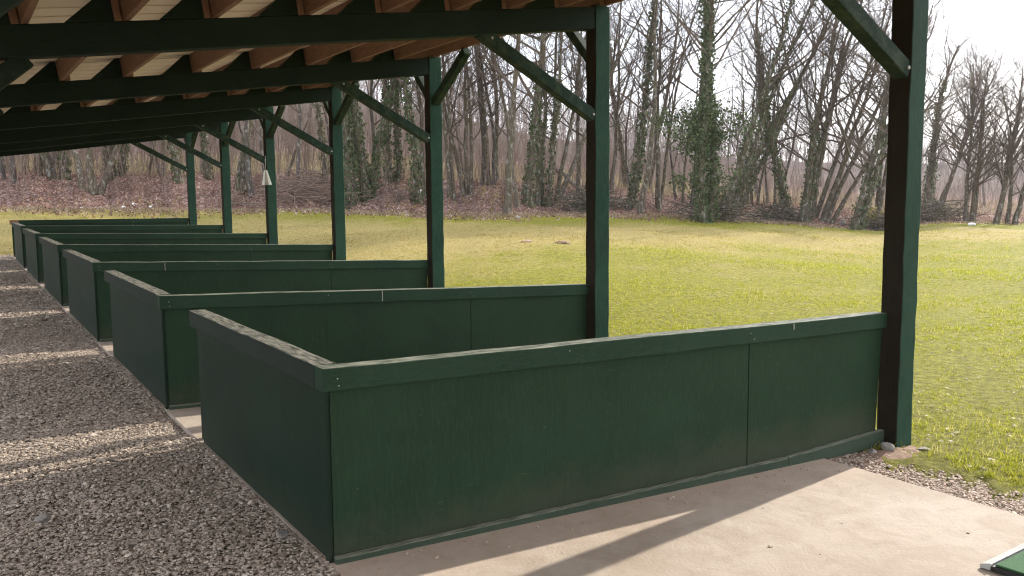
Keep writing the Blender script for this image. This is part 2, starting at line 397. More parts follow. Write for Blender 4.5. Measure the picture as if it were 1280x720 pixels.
def polar_sheet(name, mat, inner):
    """lawn: up to the wood's edge; forest floor: beyond it"""
    V = []; F = []; D = []
    na = len(az)
    if inner:
        fr = np.concatenate([np.geomspace(.02, .5, 60), np.linspace(.5, 1.0, 70)[1:]])
        rr = er[:, None] * fr[None, :] + (0.25 * np.sin(np.radians(az) * 61) + .2 * np.sin(np.radians(az) * 143))[:, None] * (fr[None, :] > .97)
    else:
        add = np.concatenate([np.linspace(-.35, 12, 42), np.geomspace(12.5, 140, 40), [250, 500, 1200]])
        rr = er[:, None] + add[None, :]
    X = rr * np.sin(np.radians(az))[:, None]; Y = rr * np.cos(np.radians(az))[:, None]
    Z = ground_z(X, Y)
    if inner:
        near = (X > -3) & (X < 4.75) & (Y < 24.5)
        Z = Z - np.where(near, .07, .0)
    else:
        Z = Z + np.where(rr < er[:, None] + 1, -.02 * 0, 0) + .035 * np.sin(X * 2.1) * np.sin(Y * 1.9)
        Z[:, 0] -= .06
    n1, n2 = X.shape
    V = np.stack([X, Y, Z], -1).reshape(-1, 3)
    i, j = np.meshgrid(np.arange(n1 - 1), np.arange(n2 - 1), indexing='ij')
    a = (i * n2 + j).ravel()
    F = np.stack([a, a + 1, a + n2 + 1, a + n2], -1)
    F = F[:, ::-1]
    o = mesh_obj(name, V, F, mat, smooth=True)
    dist = np.hypot(X, Y); azg = np.degrees(np.arctan2(X, Y))
    if inner:
        dry = lawn_dry_shade(X, Y)
    else:
        q = (dist - er[:, None])
        dry = .05 + .9 * sstep((q - 9.5) / 4) * (1 - .8 * sstep((q - 20) / 12)) * np.interp(azg, [5, 20, 35, 48], [1, .9, .5, .8]) + .35 * np.exp(-(q / .5) ** 2)
        dry -= .5 * sstep((azg - 48) / 6)
    at = o.data.attributes.new('dry', 'FLOAT', 'POINT'); at.data.foreach_set('value', dry.astype(np.float32).ravel())
    at = o.data.attributes.new('deep', 'FLOAT', 'POINT'); at.data.foreach_set('value', (sstep((dist - er[:, None] - 22) / 25) * .9).astype(np.float32).ravel())
    return o
tag(polar_sheet('lawn', M['lawn'], True), kind='structure')
tag(polar_sheet('forest_floor', M['floor'], False), kind='structure')

def sheet(name, mat, xs, ys, dz, smooth=True):
    X, Y = np.meshgrid(xs, ys, indexing='ij'); Z = plane_z(X, Y) + dz
    n1, n2 = X.shape
    V = np.stack([X, Y, Z], -1).reshape(-1, 3)
    i, j = np.meshgrid(np.arange(n1 - 1), np.arange(n2 - 1), indexing='ij'); a = (i * n2 + j).ravel()
    return mesh_obj(name, V, np.stack([a, a + n2, a + n2 + 1, a + 1], -1), mat, smooth=smooth)
tag(sheet('gravel_path', M['gravel_bed'], np.linspace(-6, 1.236, 30), np.linspace(-5, 23.3, 90), -.031), kind='structure')
# slab: near edge of a real thickness
def slab():
    xs = np.concatenate([[1.24], np.linspace(1.24, 4.47, 14), [4.47]]); ys = np.linspace(-4, 22.6, 60)
    X, Y = np.meshgrid(xs, ys, indexing='ij'); Z = plane_z(X, Y); Z[0] -= .1; Z[-1] -= .1
    n1, n2 = X.shape; i, j = np.meshgrid(np.arange(n1 - 1), np.arange(n2 - 1), indexing='ij'); a = (i * n2 + j).ravel()
    return mesh_obj('concrete_slab', np.stack([X, Y, Z], -1).reshape(-1, 3), np.stack([a, a + n2, a + n2 + 1, a + 1], -1), M['concrete'])
tag(slab(), kind='structure')
tag(sheet('chip_strip', M['chip_bed'], np.linspace(4.475, 4.98, 6), np.linspace(-4, 23, 60), -.03), kind='structure')

# ------------------------------------------------------------------ loose stones
CUBE = np.array([(-1, -1, -1), (1, -1, -1), (1, 1, -1), (-1, 1, -1), (-1, -1, 1), (1, -1, 1), (1, 1, 1), (-1, 1, 1)], float)
CF = np.array([(0, 3, 2, 1), (4, 5, 6, 7), (0, 1, 5, 4), (1, 2, 6, 5), (2, 3, 7, 6), (3, 0, 4, 7)])
def rand_rot(n):
    q = rng.normal(size=(n, 4)); q /= np.linalg.norm(q, axis=1, keepdims=True)
    w, x, y, z = q.T
    return np.stack([np.stack([1 - 2 * (y * y + z * z), 2 * (x * y - z * w), 2 * (x * z + y * w)], -1),
                     np.stack([2 * (x * y + z * w), 1 - 2 * (x * x + z * z), 2 * (y * z - x * w)], -1),
                     np.stack([2 * (x * z - y * w), 2 * (y * z + x * w), 1 - 2 * (x * x + y * y)], -1)], 1)
def stones(P, size):
    n = len(P)
    v = CUBE[None] * .55 + rng.uniform(-.34, .34, (n, 8, 3))
    v *= rng.uniform(.6, 1.25, (n, 1, 3))
    v = np.einsum('nij,nkj->nki', rand_rot(n), v) * size[:, None, None]
    v[:, :, 2] *= .42
    v += P[:, None, :]
    f = (CF[None] + (np.arange(n) * 8)[:, None, None]).reshape(-1, 4)
    return v.reshape(-1, 3), f
def scatter_rect(n, x0, x1, y0, y1):
    return rng.uniform(x0, x1, n), rng.uniform(y0, y1, n)
P = []; S = []
for (n, x0, x1, y0, y1, s0, s1) in ((46000, -1.0, 1.26, 2.2, 6.4, .007, .015), (26000, -.6, 1.26, 6.4, 11, .010, .018), (15000, -.4, 1.26, 11, 23.2, .015, .026), (500, -.6, 1.22, 2.5, 9, .018, .030), (7000, -2.6, -1.2, 1.5, 8, .010, .018)):
    x, y = scatter_rect(n, x0, x1, y0, y1)
    x = np.where(x > 1.2, x + rng.normal(0, .012, n), x)
    # inside the bays the gravel stops at the slab and dividers
    keep = x < 1.235
    x, y = x[keep], y[keep]
    s = s0 + (s1 - s0) * rng.random(len(x)) ** 1.8
    gap = np.zeros(len(x))
    for q_ in range(6):
        gap = np.maximum(gap, sstep((y - BAY_Y[q_] - 2.25) / .25) * sstep((BAY_Y[q_ + 1] + .1 - y) / .2))
    z = plane_z(x, y) - .020 + rng.uniform(-.003, .004, len(x)) + .02 * np.exp(-((x - 1.22) / .06) ** 2) * (1 - gap) - .007 * gap * sstep((x - .7) / .4) + .009 * np.sin(x * 7 + 2 * np.sin(y * 2.1)) * np.sin(y * 5.3)
    P.append(np.stack([x, y, z], -1)); S.append(s)
v, f = stones(np.concatenate(P), np.concatenate(S))
tag(mesh_obj('gravel', v, f, M['gravel']), 'crushed pinkish grey gravel covering the walkway beside the stalls', 'gravel', kind='stuff')

x, y = scatter_rect(9000, 4.40, 5.05, -.5, 4.2); x2, y2 = scatter_rect(5000, 4.42, 5.0, 4.2, 22)
x = np.concatenate([x, x2]); y = np.concatenate([y, y2])
keep = ~((x < 4.47) & (rng.random(len(x)) < .85)); x, y = x[keep], y[keep]
keep = ~((x > 4.93) & (rng.random(len(x)) < .6)); x, y = x[keep], y[keep]
s = .006 + .010 * rng.random(len(x)) ** 1.7
z = plane_z(x, y) - .012 + rng.uniform(-.006, .008, len(x))
v, f = stones(np.stack([x, y, z], -1), s)
tag(mesh_obj('chippings', v, f, M['chips']), 'pinkish stone chippings in a strip between slab and lawn', 'chippings', kind='stuff')

# crumbs on the slab along the divider feet
n = 420
x = rng.uniform(1.3, 5.0, n); y = 3.20 - np.abs(rng.normal(0, .09, n)) - .02
x = np.concatenate([x, rng.uniform(1.3, 4.4, 60), 4.55 + np.abs(rng.normal(0, .25, 240))]); y = np.concatenate([y, rng.uniform(1.2, 3.1, 60), 3.14 - np.abs(rng.normal(0, .10, 240))])
s = .002 + .008 * rng.random(len(x)) ** 4
v, f = stones(np.stack([x, y, plane_z(x, y) + s * .35], -1), s)
tag(mesh_obj('debris', v, f, M['chips']), 'small stone crumbs and dirt along the divider foot on the slab', 'debris', kind='stuff')

# soil mound at the foot of the nearest post
def mound(name, cx, cy, rx, ry, h):
    n1, n2 = 12, 28; V = []; F = []
    for i in range(n1 + 1):
        q = i / n1
        for j in range(n2):
            a = 2 * math.pi * j / n2
            wob = 1 + .18 * math.sin(3 * a + 1) + .1 * math.sin(7 * a)
            px = cx + rx * q * wob * math.cos(a); py = cy + ry * q * wob * math.sin(a)
            V.append((px, py, float(plane_z(px, py)) - .035 + h * (1 - q * q) ** 1.3 + .006 * math.sin(px * 40) * math.sin(py * 37)))
    for i in range(n1):
        for j in range(n2):
            F.append((i * n2 + j, (i + 1) * n2 + j, (i + 1) * n2 + (j + 1) % n2, i * n2 + (j + 1) % n2))
    return mesh_obj(name, V, F, M['soil'], smooth=True)
tag(mound('soil_mound', 5.02, 3.06, .42, .20, .052), kind='structure')

def rock(name, loc, size, mat, label, cat='stone', seed=1, group=None):
    r_ = np.random.default_rng(seed)
    import bmesh
    bm = bmesh.new(); bmesh.ops.create_icosphere(bm, subdivisions=3, radius=1)
    d = r_.normal(size=(9, 3)); d /= np.linalg.norm(d, axis=1, keepdims=True); off = r_.uniform(.55, .92, 9)
    for vv in bm.verts:
        c = np.array(vv.co)
        for k in range(9):
            e = c @ d[k]
            if e > off[k]: c = c - d[k] * (e - off[k])
        c *= 1 + .04 * math.sin(c[0] * 9 + seed) * math.sin(c[1] * 8) 
        vv.co = Vector((c[0] * size[0], c[1] * size[1], c[2] * size[2]))
    me = bpy.data.meshes.new(name); bm.to_mesh(me); bm.free(); me.materials.append(mat)
    o = bpy.data.objects.new(name, me); COL.objects.link(o)
    o.location = loc; o.rotation_euler = (0, 0, r_.uniform(0, 6))
    return tag(o, label, cat, group)
rock('stone', (4.98, 3.11, float(plane_z(4.98, 3.11)) + .022), (.055, .04, .038), M['stone'], 'grey rounded stone resting against the foot of the nearest post', seed=3)
rock('stone', (4.86, 3.14, float(plane_z(4.86, 3.14)) + .004), (.034, .028, .024), M['stone'], 'small grey stone beside the end of the nearest sill board', seed=5)
rock('stone', (5.24, 3.02, float(plane_z(5.24, 3.02)) + .004), (.05, .035, .014), M['stone'], 'pale flat stone just right of the nearest post foot', seed=8)
rock('stone', (1.17, 3.62, float(plane_z(1.17, 3.62)) + .012), (.035, .026, .02), M['stone'], 'larger grey stone lying in gravel at the foot of the nearest short panel', seed=9)
rock('stone', (.30, 4.42, float(plane_z(.3, 4.42)) + .008), (.05, .035, .02), M['stone'], 'flat stone lying loose on the open gravel walkway', seed=11)

# ------------------------------------------------------------------ shelter
SL = 0.142                                                    # fall of the roof towards the walkway
PX0, PX1, PY0, PY1 = 5.112, 5.285, -.095, .052                  # post cross section relative to the bay line
BDEP = .205
shelter = empty('shelter', (PX0, BAY_Y[0], 0))
tag(shelter, 'long open green timber driving range shelter with lean-to roof over the stalls', 'shelter')
bpy.context.view_layer.update()
def under(o):
    o.parent = shelter; o.matrix_parent_inverse = Matrix.Translation(shelter.location).inverted(); return o

def rough_prism(x0, x1, y0, y1, z0, z1, seg, amp, mat, name):
    """a hewn post: slightly wavering faces"""
    n = seg + 1; V = []; F = []
    r_ = random.Random(int(y0 * 1000))
    for k in range(n):
        z = z0 + (z1 - z0) * k / seg
        j = [r_.uniform(-amp, amp) for _ in range(8)]
        V += [(x0 + j[0], y0 + j[1], z), (x1 + j[2], y0 + j[3], z), (x1 + j[4], y1 + j[5], z), (x0 + j[6], y1 + j[7], z)]
    for k in range(seg):
        for e in range(4):
            F.append((k * 4 + e, k * 4 + (e + 1) % 4, k * 4 + 4 + (e + 1) % 4, k * 4 + 4 + e))
    F += [(3, 2, 1, 0), tuple(seg * 4 + e for e in range(4))]
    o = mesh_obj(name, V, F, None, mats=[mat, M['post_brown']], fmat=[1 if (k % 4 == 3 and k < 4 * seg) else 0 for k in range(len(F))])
    m = o.modifiers.new('edge', 'BEVEL'); m.width = .008; m.segments = 2; m.limit_method = 'ANGLE'; m.angle_limit = R(50)
    return o

def beam_bottom(i, x): return BEAM_Z[i] - SL * (XP - x)
REAR_X = -.68
ns = math.cos(math.atan(SL))
post_objs = []
allb = [(-1, .1, 3.10)] + [(i, BAY_Y[i], BEAM_Z[i]) for i in range(7)]
for i, y, bz in allb:
    gz = float(plane_z(5.2, y))
    if i >= 0:
        pz = bz + BDEP + .02 if i else bz + BDEP + .02
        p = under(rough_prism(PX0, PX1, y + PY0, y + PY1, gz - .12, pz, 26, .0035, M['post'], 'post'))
        post_objs.append(p)
    # rear post
    gr = float(plane_z(REAR_X, y))
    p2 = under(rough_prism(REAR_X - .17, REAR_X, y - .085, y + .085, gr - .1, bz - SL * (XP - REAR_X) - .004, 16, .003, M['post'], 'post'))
    # beam, butting against the post's inner face, over the rear post
    yb0, yb1 = y - .088, y + .04
    bm_ = MB(); xa, xb = -1.05, PX0 - .003
    za, zb_ = bz - SL * (XP - xa), bz - SL * (XP - xb)
    n = 10
    for k in range(n):
        u0, u1 = k / n, (k + 1) / n
    V = []; F = []
    r_ = random.Random(i + 5)
    for k in range(n + 1):
        u = k / n; X = xa + (xb - xa) * u; Zb = za + (zb_ - za) * u
        j = [r_.uniform(-.004, .004) for _ in range(4)]
        V += [(X, yb0 + j[0] * .4, Zb + j[1]), (X, yb1, Zb + j[1]), (X, yb1, Zb + BDEP), (X, yb0 + j[2] * .4, Zb + BDEP)]
    for k in range(n):
        for e in range(4):
            F.append((k * 4 + e, k * 4 + 4 + e, k * 4 + 4 + (e + 1) % 4, k * 4 + (e + 1) % 4))
    F += [(0, 1, 2, 3), tuple(n * 4 + e for e in (3, 2, 1, 0))]
    o = under(mesh_obj('beam', V, F, M['beam']))
    m = o.modifiers.new('edge', 'BEVEL'); m.width = .006; m.limit_method = 'ANGLE'; m.angle_limit = R(50)
    # front knee brace (post to beam)
    if i >= 0:
        q = MB(); q.bar((PX0 + .012, y - .035, bz - .865 + .075), (3.88, y - .035, beam_bottom(i, 3.88) + .035), .10, .105, up=(0, 0, 1))
        br_ = under(q.build('brace', M['brace'], None, .006))
        for bx in (PX0 - .02, PX0 - .055)[:1] + (3.98,):
            bz_ = bz - .865 + .075 + (PX0 + .012 - bx) / (PX0 + .012 - 3.88) * (beam_bottom(i, 3.88) + .035 - (bz - .865 + .075))
            q = MB(); rr_ = .013
            q.add([(bx + rr_ * math.cos(a_), y - .085, bz_ + rr_ * math.sin(a_)) for a_ in np.arange(6) * math.pi / 3] + [(bx + rr_ * math.cos(a_), y - .097, bz_ + rr_ * math.sin(a_)) for a_ in np.arange(6) * math.pi / 3],
                  [(6, 7, 8, 9, 10, 11)[::-1]] + [(e, (e + 1) % 6, (e + 1) % 6 + 6, e + 6) for e in range(6)])
            bo = q.build('bolt', M['nail'], None); bo.parent = br_; bo.matrix_parent_inverse = Matrix.Identity(4)
        # braces along the eave
        if i >= 1:
            q = MB(); q.bar((5.20, y + .06, bz - .265), (5.20, y + .46, bz + .13 + .015), .085, .085)
            under(q.build('brace', M['brace'], None, .005))
        if i >= 2:
            q = MB(); q.bar((5.20, y - .08, bz - .33), (5.20, y - .86, bz + .185), .095, .095)
            under(q.build('brace', M['brace'], None, .005))
    q = MB(); q.bar((REAR_X - .01, y - .02, bz - SL * 5.75 - .86), (.50, y - .02, beam_bottom(max(i, 0), .50) + .0), .10, .115)
    under(q.build('brace', M['beam'], None, .006))

# purlins: one run per bay, lapped side by side on the beams, each held by a wedge on the beam
PUR = [-.78, -.18, .42, 1.02, 1.60, 2.28, 2.91, 3.53, 4.09, 4.65, 5.17]
PW, PH = .048, .19
ybays = [(-2.5, .1)] + [(.1, BAY_Y[0])] + [(BAY_Y[i], BAY_Y[i + 1]) for i in range(6)]
zl = lambda y: float(np.interp(y, [-3.2, .1] + BAY_Y + [22.9], [3.10, 3.10] + BEAM_Z + [3.18]))
ex = Vector((ns, 0, SL * ns)); ez = Vector((-SL * ns, 0, ns))
def purlin_z(x, y): return zl(y) - SL * (XP - x) + BDEP / 1.0
for k, px in enumerate(PUR):
    for bi, (ya, yb) in enumerate(ybays):
        off = PW + .006 if bi % 2 == 0 else 0.0
        e0 = -.09 if bi > 0 else 0; e1 = .13 if bi < len(ybays) - 1 else .45
        a = Vector((px, ya + e0, purlin_z(px, ya))) + ex * off; b = Vector((px, yb + e1, purlin_z(px, yb))) + ex * off
        rr = random.Random(k * 31 + bi)
        c = []
        for p in (a, b):
            p = p + ez * .0015
            c += [p, p + ex * PW, p + ex * PW + ez * (PH + rr.uniform(-.004, 0)), p + ez * (PH + rr.uniform(-.004, 0))]
        q = MB(); q.add(c, [(0, 1, 2, 3), (7, 6, 5, 4), (0, 4, 5, 1), (1, 5, 6, 2), (2, 6, 7, 3), (3, 7, 4, 0)])
        po = under(q.build('purlin', M['purlin'], None, .004))
        # wedge on the downhill side, on the far beam of the bay
        if bi > 0 and px < 5.1:
            yy = yb - .085
            o0 = Vector((px, yy, purlin_z(px, yb))) - ex * .002 + ez * .002
            t_ = Vector((0, .12, 0)); w = MB()
            V = [o0, o0 - ex * .30, o0 + ez * .188 - ex * .04, o0 + ez * .188]
            w.add(V + [v_ + t_ for v_ in V], [(0, 1, 2, 3), (7, 6, 5, 4), (0, 4, 5, 1), (1, 5, 6, 2), (2, 6, 7, 3), (3, 7, 4, 0)])
            wo = w.build('wedge', M['beam'], None)
            wo.parent = po; wo.matrix_parent_inverse = (Matrix.Translation(shelter.location) @ Matrix.Identity(4)).inverted() if False else Matrix.Identity(4)

# ribbed roof sheet
def roof():
    ys = []; prof = []
    y = -2.62; pitch = .325
    while y < 22.95:
        for dy, h in ((0, 0), (.262, 0), (.276, .034), (.305, .034), (.319, 0)):
            prof.append((y + dy, h))
        y += pitch
    xs = [-1.35, 2.0, 5.40]
    V = []; F = []
    for (yy, h) in prof:
        for x in xs:
            p = Vector((x, yy, purlin_z(x, yy))) + ez * (PH + .004 + h)
            V.append(tuple(p))
    nx = len(xs)
    for k in range(len(prof) - 1):
        for e in range(nx - 1):
            F.append((k * nx + e, (k + 1) * nx + e, (k + 1) * nx + e + 1, k * nx + e + 1))
    o = mesh_obj('roof_sheet', V, F, M['sheet'])
    m = o.modifiers.new('thick', 'SOLIDIFY'); m.thickness = .004; m.offset = 1
    return o
under(roof())

# hanging white tag on the fifth post
t_y = BAY_Y[4] - .11
tx, tz = 5.085, 2.16
tagroot = empty('plastic_flap', (tx, t_y, tz))
q = MB()
def strip(pts, th=.006):
    V = [(x_, -th / 2 + d_, z_) for x_, d_, z_ in pts] + [(x_, th / 2 + d_, z_) for x_, d_, z_ in pts]
    k = len(pts); F = [tuple(range(k)), tuple(range(2 * k - 1, k - 1, -1))] + [(e, e + k, (e + 1) % k + k, (e + 1) % k) for e in range(k)]
    return V, F
q.add(*strip([(-.075, 0, -.285), (-.030, .0, -.285), (-.006, 0, -.01), (-.028, 0, -.015)]))
q.add(*strip([(.055, -.02, -.285), (.11, -.02, -.28), (.03, -.005, -.01), (.008, -.005, -.005)]))
q.build('outer_sheet', M['white_plastic'], tagroot)
q = MB(); q.add(*strip([(-.032, .02, -.282), (.06, .02, -.282), (.01, .012, -.015), (-.008, .012, -.015)], .004)); q.build('inner_sheet', M['grey_plastic'], tagroot)
q = MB(); q.bar((0, 0.006, -.02), (.004, .006, .26), .006, .006, up=(0, 1, 0)); q.build('string', M['string'], tagroot)
tagroot.rotation_euler = (0, 0, -YAW * .8)
tag(tagroot, 'white folded plastic flap hanging by a string against the fifth post', 'flap')

# ------------------------------------------------------------------ dividers
RET = [2.25, 2.50, 2.62, 2.6, 2.6, 2.6, 0]
DLAB = ['nearest green plywood stall divider with a worn rail and crooked gap at its post',
        'second green stall divider along the row, just behind the nearest one',
        'third green stall divider, ending at the post with the gap of lawn beside it',
        'fourth green stall divider counted along the walkway from the nearest',
        'fifth green stall divider, at the post where the white flap hangs',
        'sixth green stall divider, last one with a short return panel',
        'farthest low green stall divider with a bare brown rail end and no return panel']
CH, CT = .098, .028
for i in range(7):
    y = BAY_Y[i]; zc, zp = CAP_C[i], CAP_P[i]
    gc, gp = float(plane_z(XC, y)), float(plane_z(XP, y))
    d = empty('stall_divider', (XC, y, gc))
    tag(d, DLAB[i], 'stall divider', 'green dividers between the stalls')
    L = PX0 - .004 - XC
    def W(x, yy, z): return (x - XC, yy - y, z - gc)
    top = lambda x: zc + (zp - zc) * (x - XC) / (XP - XC)
    bot = lambda x: float(plane_z(x, y)) + .012
    # long sheets, butted with fine open joints
    x_end_b, x_end_t = (PX0 - .055, PX0 - .008) if i == 0 else (PX0 - .012, PX0 - .008)
    joints = [XC + .032, XC + 1.24, XC + 2.575, None]
    for k in range(3):
        x0 = joints[k] + (.0 if k == 1 else .002 if k else 0); x1 = joints[k + 1]
        x1b, x1t = (x_end_b, x_end_t) if x1 is None else (x1 - (.0008 if k == 0 else .002),) * 2
        f0 = y + .028 + (.0025 if k == 1 else 0); f1 = f0 + .014
        if k == 0 and i == 0: pass
        c = [W(x0, f0, bot(x0)), W(x1b, f0, bot(x1b)), W(x1b, f1, bot(x1b)), W(x0, f1, bot(x0)),
             W(x0, f0, top(x0) - .012), W(x1t, f0, top(x1t) - .012), W(x1t, f1, top(x1t) - .012), W(x0, f1, top(x0) - .012)]
        q = MB(); q.hexa(c); q.build('sheet', M['ply'], d, .0015)
    # inner frame studs
    q = MB()
    for xs in (XC + .06, XC + 1.20, XC + 2.42, PX0 - .12):
        w_ = .05
        c = [W(xs, y + .046, bot(xs)), W(xs + w_, y + .046, bot(xs)), W(xs + w_, y + .085, bot(xs)), W(xs, y + .085, bot(xs)),
             W(xs, y + .046, top(xs) - .02), W(xs + w_, y + .046, top(xs) - .02), W(xs + w_, y + .085, top(xs) - .02), W(xs, y + .085, top(xs) - .02)]
        q.hexa(c)
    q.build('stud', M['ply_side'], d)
    # cap: face board, top board
    xe = PX0 + .0 - .003
    q = MB()
    ns_ = 14; V = []; F = []
    r_ = random.Random(i * 7 + 1)
    for k in range(ns_ + 1):
        x_ = XC + (xe - XC) * k / ns_; tz_ = top(x_) + (r_.uniform(-.003, .002) if 0 < k < ns_ else 0); b_ = top(x_) - CH + (r_.uniform(-.003, .003) if 0 < k < ns_ else 0)
        dy = r_.uniform(-.002, .002) if 0 < k < ns_ else 0
        V += [W(x_, y + dy, b_), W(x_, y + .026, b_), W(x_, y + .098, b_ + (.055 if k else 0)), W(x_, y + .098, tz_), W(x_, y + dy, tz_)]
    for k in range(ns_):
        for e in range(5):
            F.append((k * 5 + e, k * 5 + 5 + e, k * 5 + 5 + (e + 1) % 5, k * 5 + (e + 1) % 5))
    F += [(0, 1, 2, 3, 4), tuple(ns_ * 5 + e for e in (4, 3, 2, 1, 0))]
    o = mesh_obj('cap_rail', V, F, M['cap'], d)
    m_ = o.modifiers.new('edge', 'BEVEL'); m_.width = .004; m_.segments = 2; m_.limit_method = 'ANGLE'; m_.angle_limit = R(40)
    if i == 6:
        c = [W(XC - .004, y + .002, zc - CH + .002), W(XC - .002, y + .002, zc - CH + .002), W(XC - .002, y + .096, zc - CH + .002), W(XC - .004, y + .096, zc - CH + .002)]
        q = MB(); q.box(-.006, .17, -.005, .094, zc - CH - gc + .004, zc - gc + .003); q.build('rail_end', M['endgrain'], d)
    jx = {0: 4.158, 1: 2.946, 2: 1.93}.get(i)
    if jx:
        q = MB(); zt = top(jx) - gc; q.box(jx - XC - .0022, jx - XC + .0022, -.0035, .004, zt - CH + .006 if i else zt - .045, zt - .008); q.build('rail_joint', M['bare'], d)
    for nx, nz in ((.06, .045), (.065, .075), (1.25, .03), (2.55, .04), (2.58, .075)):
        q = MB(); zt = top(XC + nx) - gc - nz
        q.add([(nx + .0035 * math.cos(a_), -.0032, zt + .0035 * math.sin(a_)) for a_ in np.arange(8) * math.pi / 4] + [(nx, -.0045, zt)], [(8, e, (e + 1) % 8) for e in range(8)])
        q.build('nail', M['nail'], d)
    # sill board along the foot
    q = MB(); x0, x1 = XC + .03, PX0 - .004
    h0, h1 = .026, .105 if i == 0 else .06
    xm = XC + 2.9
    for xa_, xb_, ha, hb in ((x0, xm, h0, .05), (xm + .002, x1, .052, h1)):
        ba, bb = float(plane_z(xa_, y)) - .01, float(plane_z(xb_, y)) - .01
        c = [W(xa_, y - .012, ba), W(xb_, y - .012, bb), W(xb_, y + .0265, bb), W(xa_, y + .0265, ba),
             W(xa_, y - .012, ba + .01 + ha), W(xb_, y - .012, bb + .01 + hb), W(xb_, y + .0265, bb + .01 + hb), W(xa_, y + .0265, ba + .01 + ha)]
        q.hexa(c)
    q.build('sill_board', M['sill'], d, .005)
    # return panel along the walkway
    if RET[i]:
        rl = RET[i]
        ztop = lambda yy: top(XC) + (float(plane_z(XC, yy)) - gc) * .55
        zbot = lambda yy: float(plane_z(XC, yy)) - .015
        cuts = [y + .028, y + 1.32, y + rl - .12] if i == 0 else [y + .028, y + .9, y + rl - .12]
        if i == 0: cuts = [y + .028, y + rl * .62, y + rl - .12]
        for k in range(2):
            a_, b_ = cuts[k] + (.002 if k else -.0), cuts[k + 1] - (.002 if k == 0 else 0)
            f0 = XC + .024 + (.003 if k else 0)
            c = [W(f0, a_, zbot(a_)), W(f0 + .014, a_, zbot(a_)), W(f0 + .014, b_, zbot(b_)), W(f0, b_, zbot(b_)),
                 W(f0, a_, ztop(a_) - .012), W(f0 + .014, a_, ztop(a_) - .012), W(f0 + .014, b_, ztop(b_) - .012), W(f0, b_, ztop(b_) - .012)]
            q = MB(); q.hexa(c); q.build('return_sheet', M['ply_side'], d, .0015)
        # corner batten and end stud
        q = MB(); q.hexa([W(XC + .012, y + .020, zbot(y)), W(XC + .0238, y + .020, zbot(y)), W(XC + .0238, y + .060, zbot(y)), W(XC + .012, y + .060, zbot(y)),
                          W(XC + .012, y + .020, zc - .03), W(XC + .0238, y + .020, zc - .03), W(XC + .0238, y + .060, zc - .03), W(XC + .012, y + .060, zc - .03)])
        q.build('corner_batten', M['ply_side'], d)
        ye = y + rl
        q = MB(); q.hexa([W(XC + .042, ye - .075, zbot(ye)), W(XC + .085, ye - .075, zbot(ye)), W(XC + .085, ye - .015, zbot(ye)), W(XC + .042, ye - .015, zbot(ye)),
                          W(XC + .042, ye - .075, ztop(ye) - .02), W(XC + .085, ye - .075, ztop(ye) - .02), W(XC + .085, ye - .015, ztop(ye) - .02), W(XC + .042, ye - .015, ztop(ye) - .02)])
        q.build('stud', M['beam'], d)
        V = []; F = []; ns_ = 8
        for k in range(ns_ + 1):
            yy = y + .0995 + (rl - .0995) * k / ns_; j1 = r_.uniform(-.003, .002) if 0 < k < ns_ else 0
            V += [W(XC, yy, ztop(yy) - CH + j1), W(XC + .023, yy, ztop(yy) - CH + j1), W(XC + .098, yy, ztop(yy) - CH + .055), W(XC + .098, yy, ztop(yy) + j1), W(XC, yy, ztop(yy) + j1)]
        for k in range(ns_):
            for e in range(5):
                F.append((k * 5 + e, k * 5 + (e + 1) % 5, k * 5 + 5 + (e + 1) % 5, k * 5 + 5 + e))
        F += [(4, 3, 2, 1, 0), tuple(ns_ * 5 + e for e in (0, 1, 2, 3, 4))]
        o = mesh_obj('return_cap', V, F, M['cap_y'], d)
        m_ = o.modifiers.new('edge', 'BEVEL'); m_.width = .004; m_.segments = 2; m_.limit_method = 'ANGLE'; m_.angle_limit = R(40)

# ------------------------------------------------------------------ mat in the near bay
mz = float(plane_z(3.61, 1.8))
gm = empty('golf_mat', (3.60, 1.815, mz))
gm.rotation_euler = (0, R(2.06), R(3.2))
tag(gm, 'green turf golf mat with grey metal edging lying on the concrete', 'golf mat')
q = MB(); q.box(.0, 1.5, -1.5, -.058, .004, .024); q.build('rubber_base', M['rubber'], gm, .003)
q = MB(); q.box(.012, 1.49, -1.49, -.070, .0245, .034); q.build('turf', M['turf'], gm, .003)
V = [(0, -.056, .003), (1.5, -.056, .003), (1.5, -.012, .003), (0, -.012, .003), (0, -.056, .034), (1.5, -.056, .034), (1.5, -.014, .020), (0, -.014, .020)]
q = MB(); q.hexa(V); q.build('edging', M['mat_edge'], gm, .003)

# ------------------------------------------------------------------ trees
def tubes(P0, P1, R0, R1, sides):
    """segments -> one mesh"""
    P0 = np.asarray(P0); P1 = np.asarray(P1); R0 = np.asarray(R0); R1 = np.asarray(R1); n = len(P0)
    d = P1 - P0; d /= np.maximum(np.linalg.norm(d, axis=1, keepdims=True), 1e-6)
    ref = np.where(np.abs(d[:, 2:3]) > .9, np.array([[1., 0, 0]]), np.array([[0, 0, 1.]]))
    a = np.cross(d, ref); a /= np.linalg.norm(a, axis=1, keepdims=True); b = np.cross(d, a)
    an = np.arange(sides) * 2 * np.pi / sides
    ring = a[:, None] * np.cos(an)[None, :, None] + b[:, None] * np.sin(an)[None, :, None]
    V = np.concatenate([P0[:, None] + ring * R0[:, None, None], P1[:, None] + ring * R1[:, None, None]], 1).reshape(-1, 3)
    k = np.arange(sides); f = np.stack([k, (k + 1) % sides, (k + 1) % sides + sides, k + sides], -1)
    F = (f[None] + (np.arange(n) * 2 * sides)[:, None, None]).reshape(-1, 4)
    return V, F[:, ::-1]

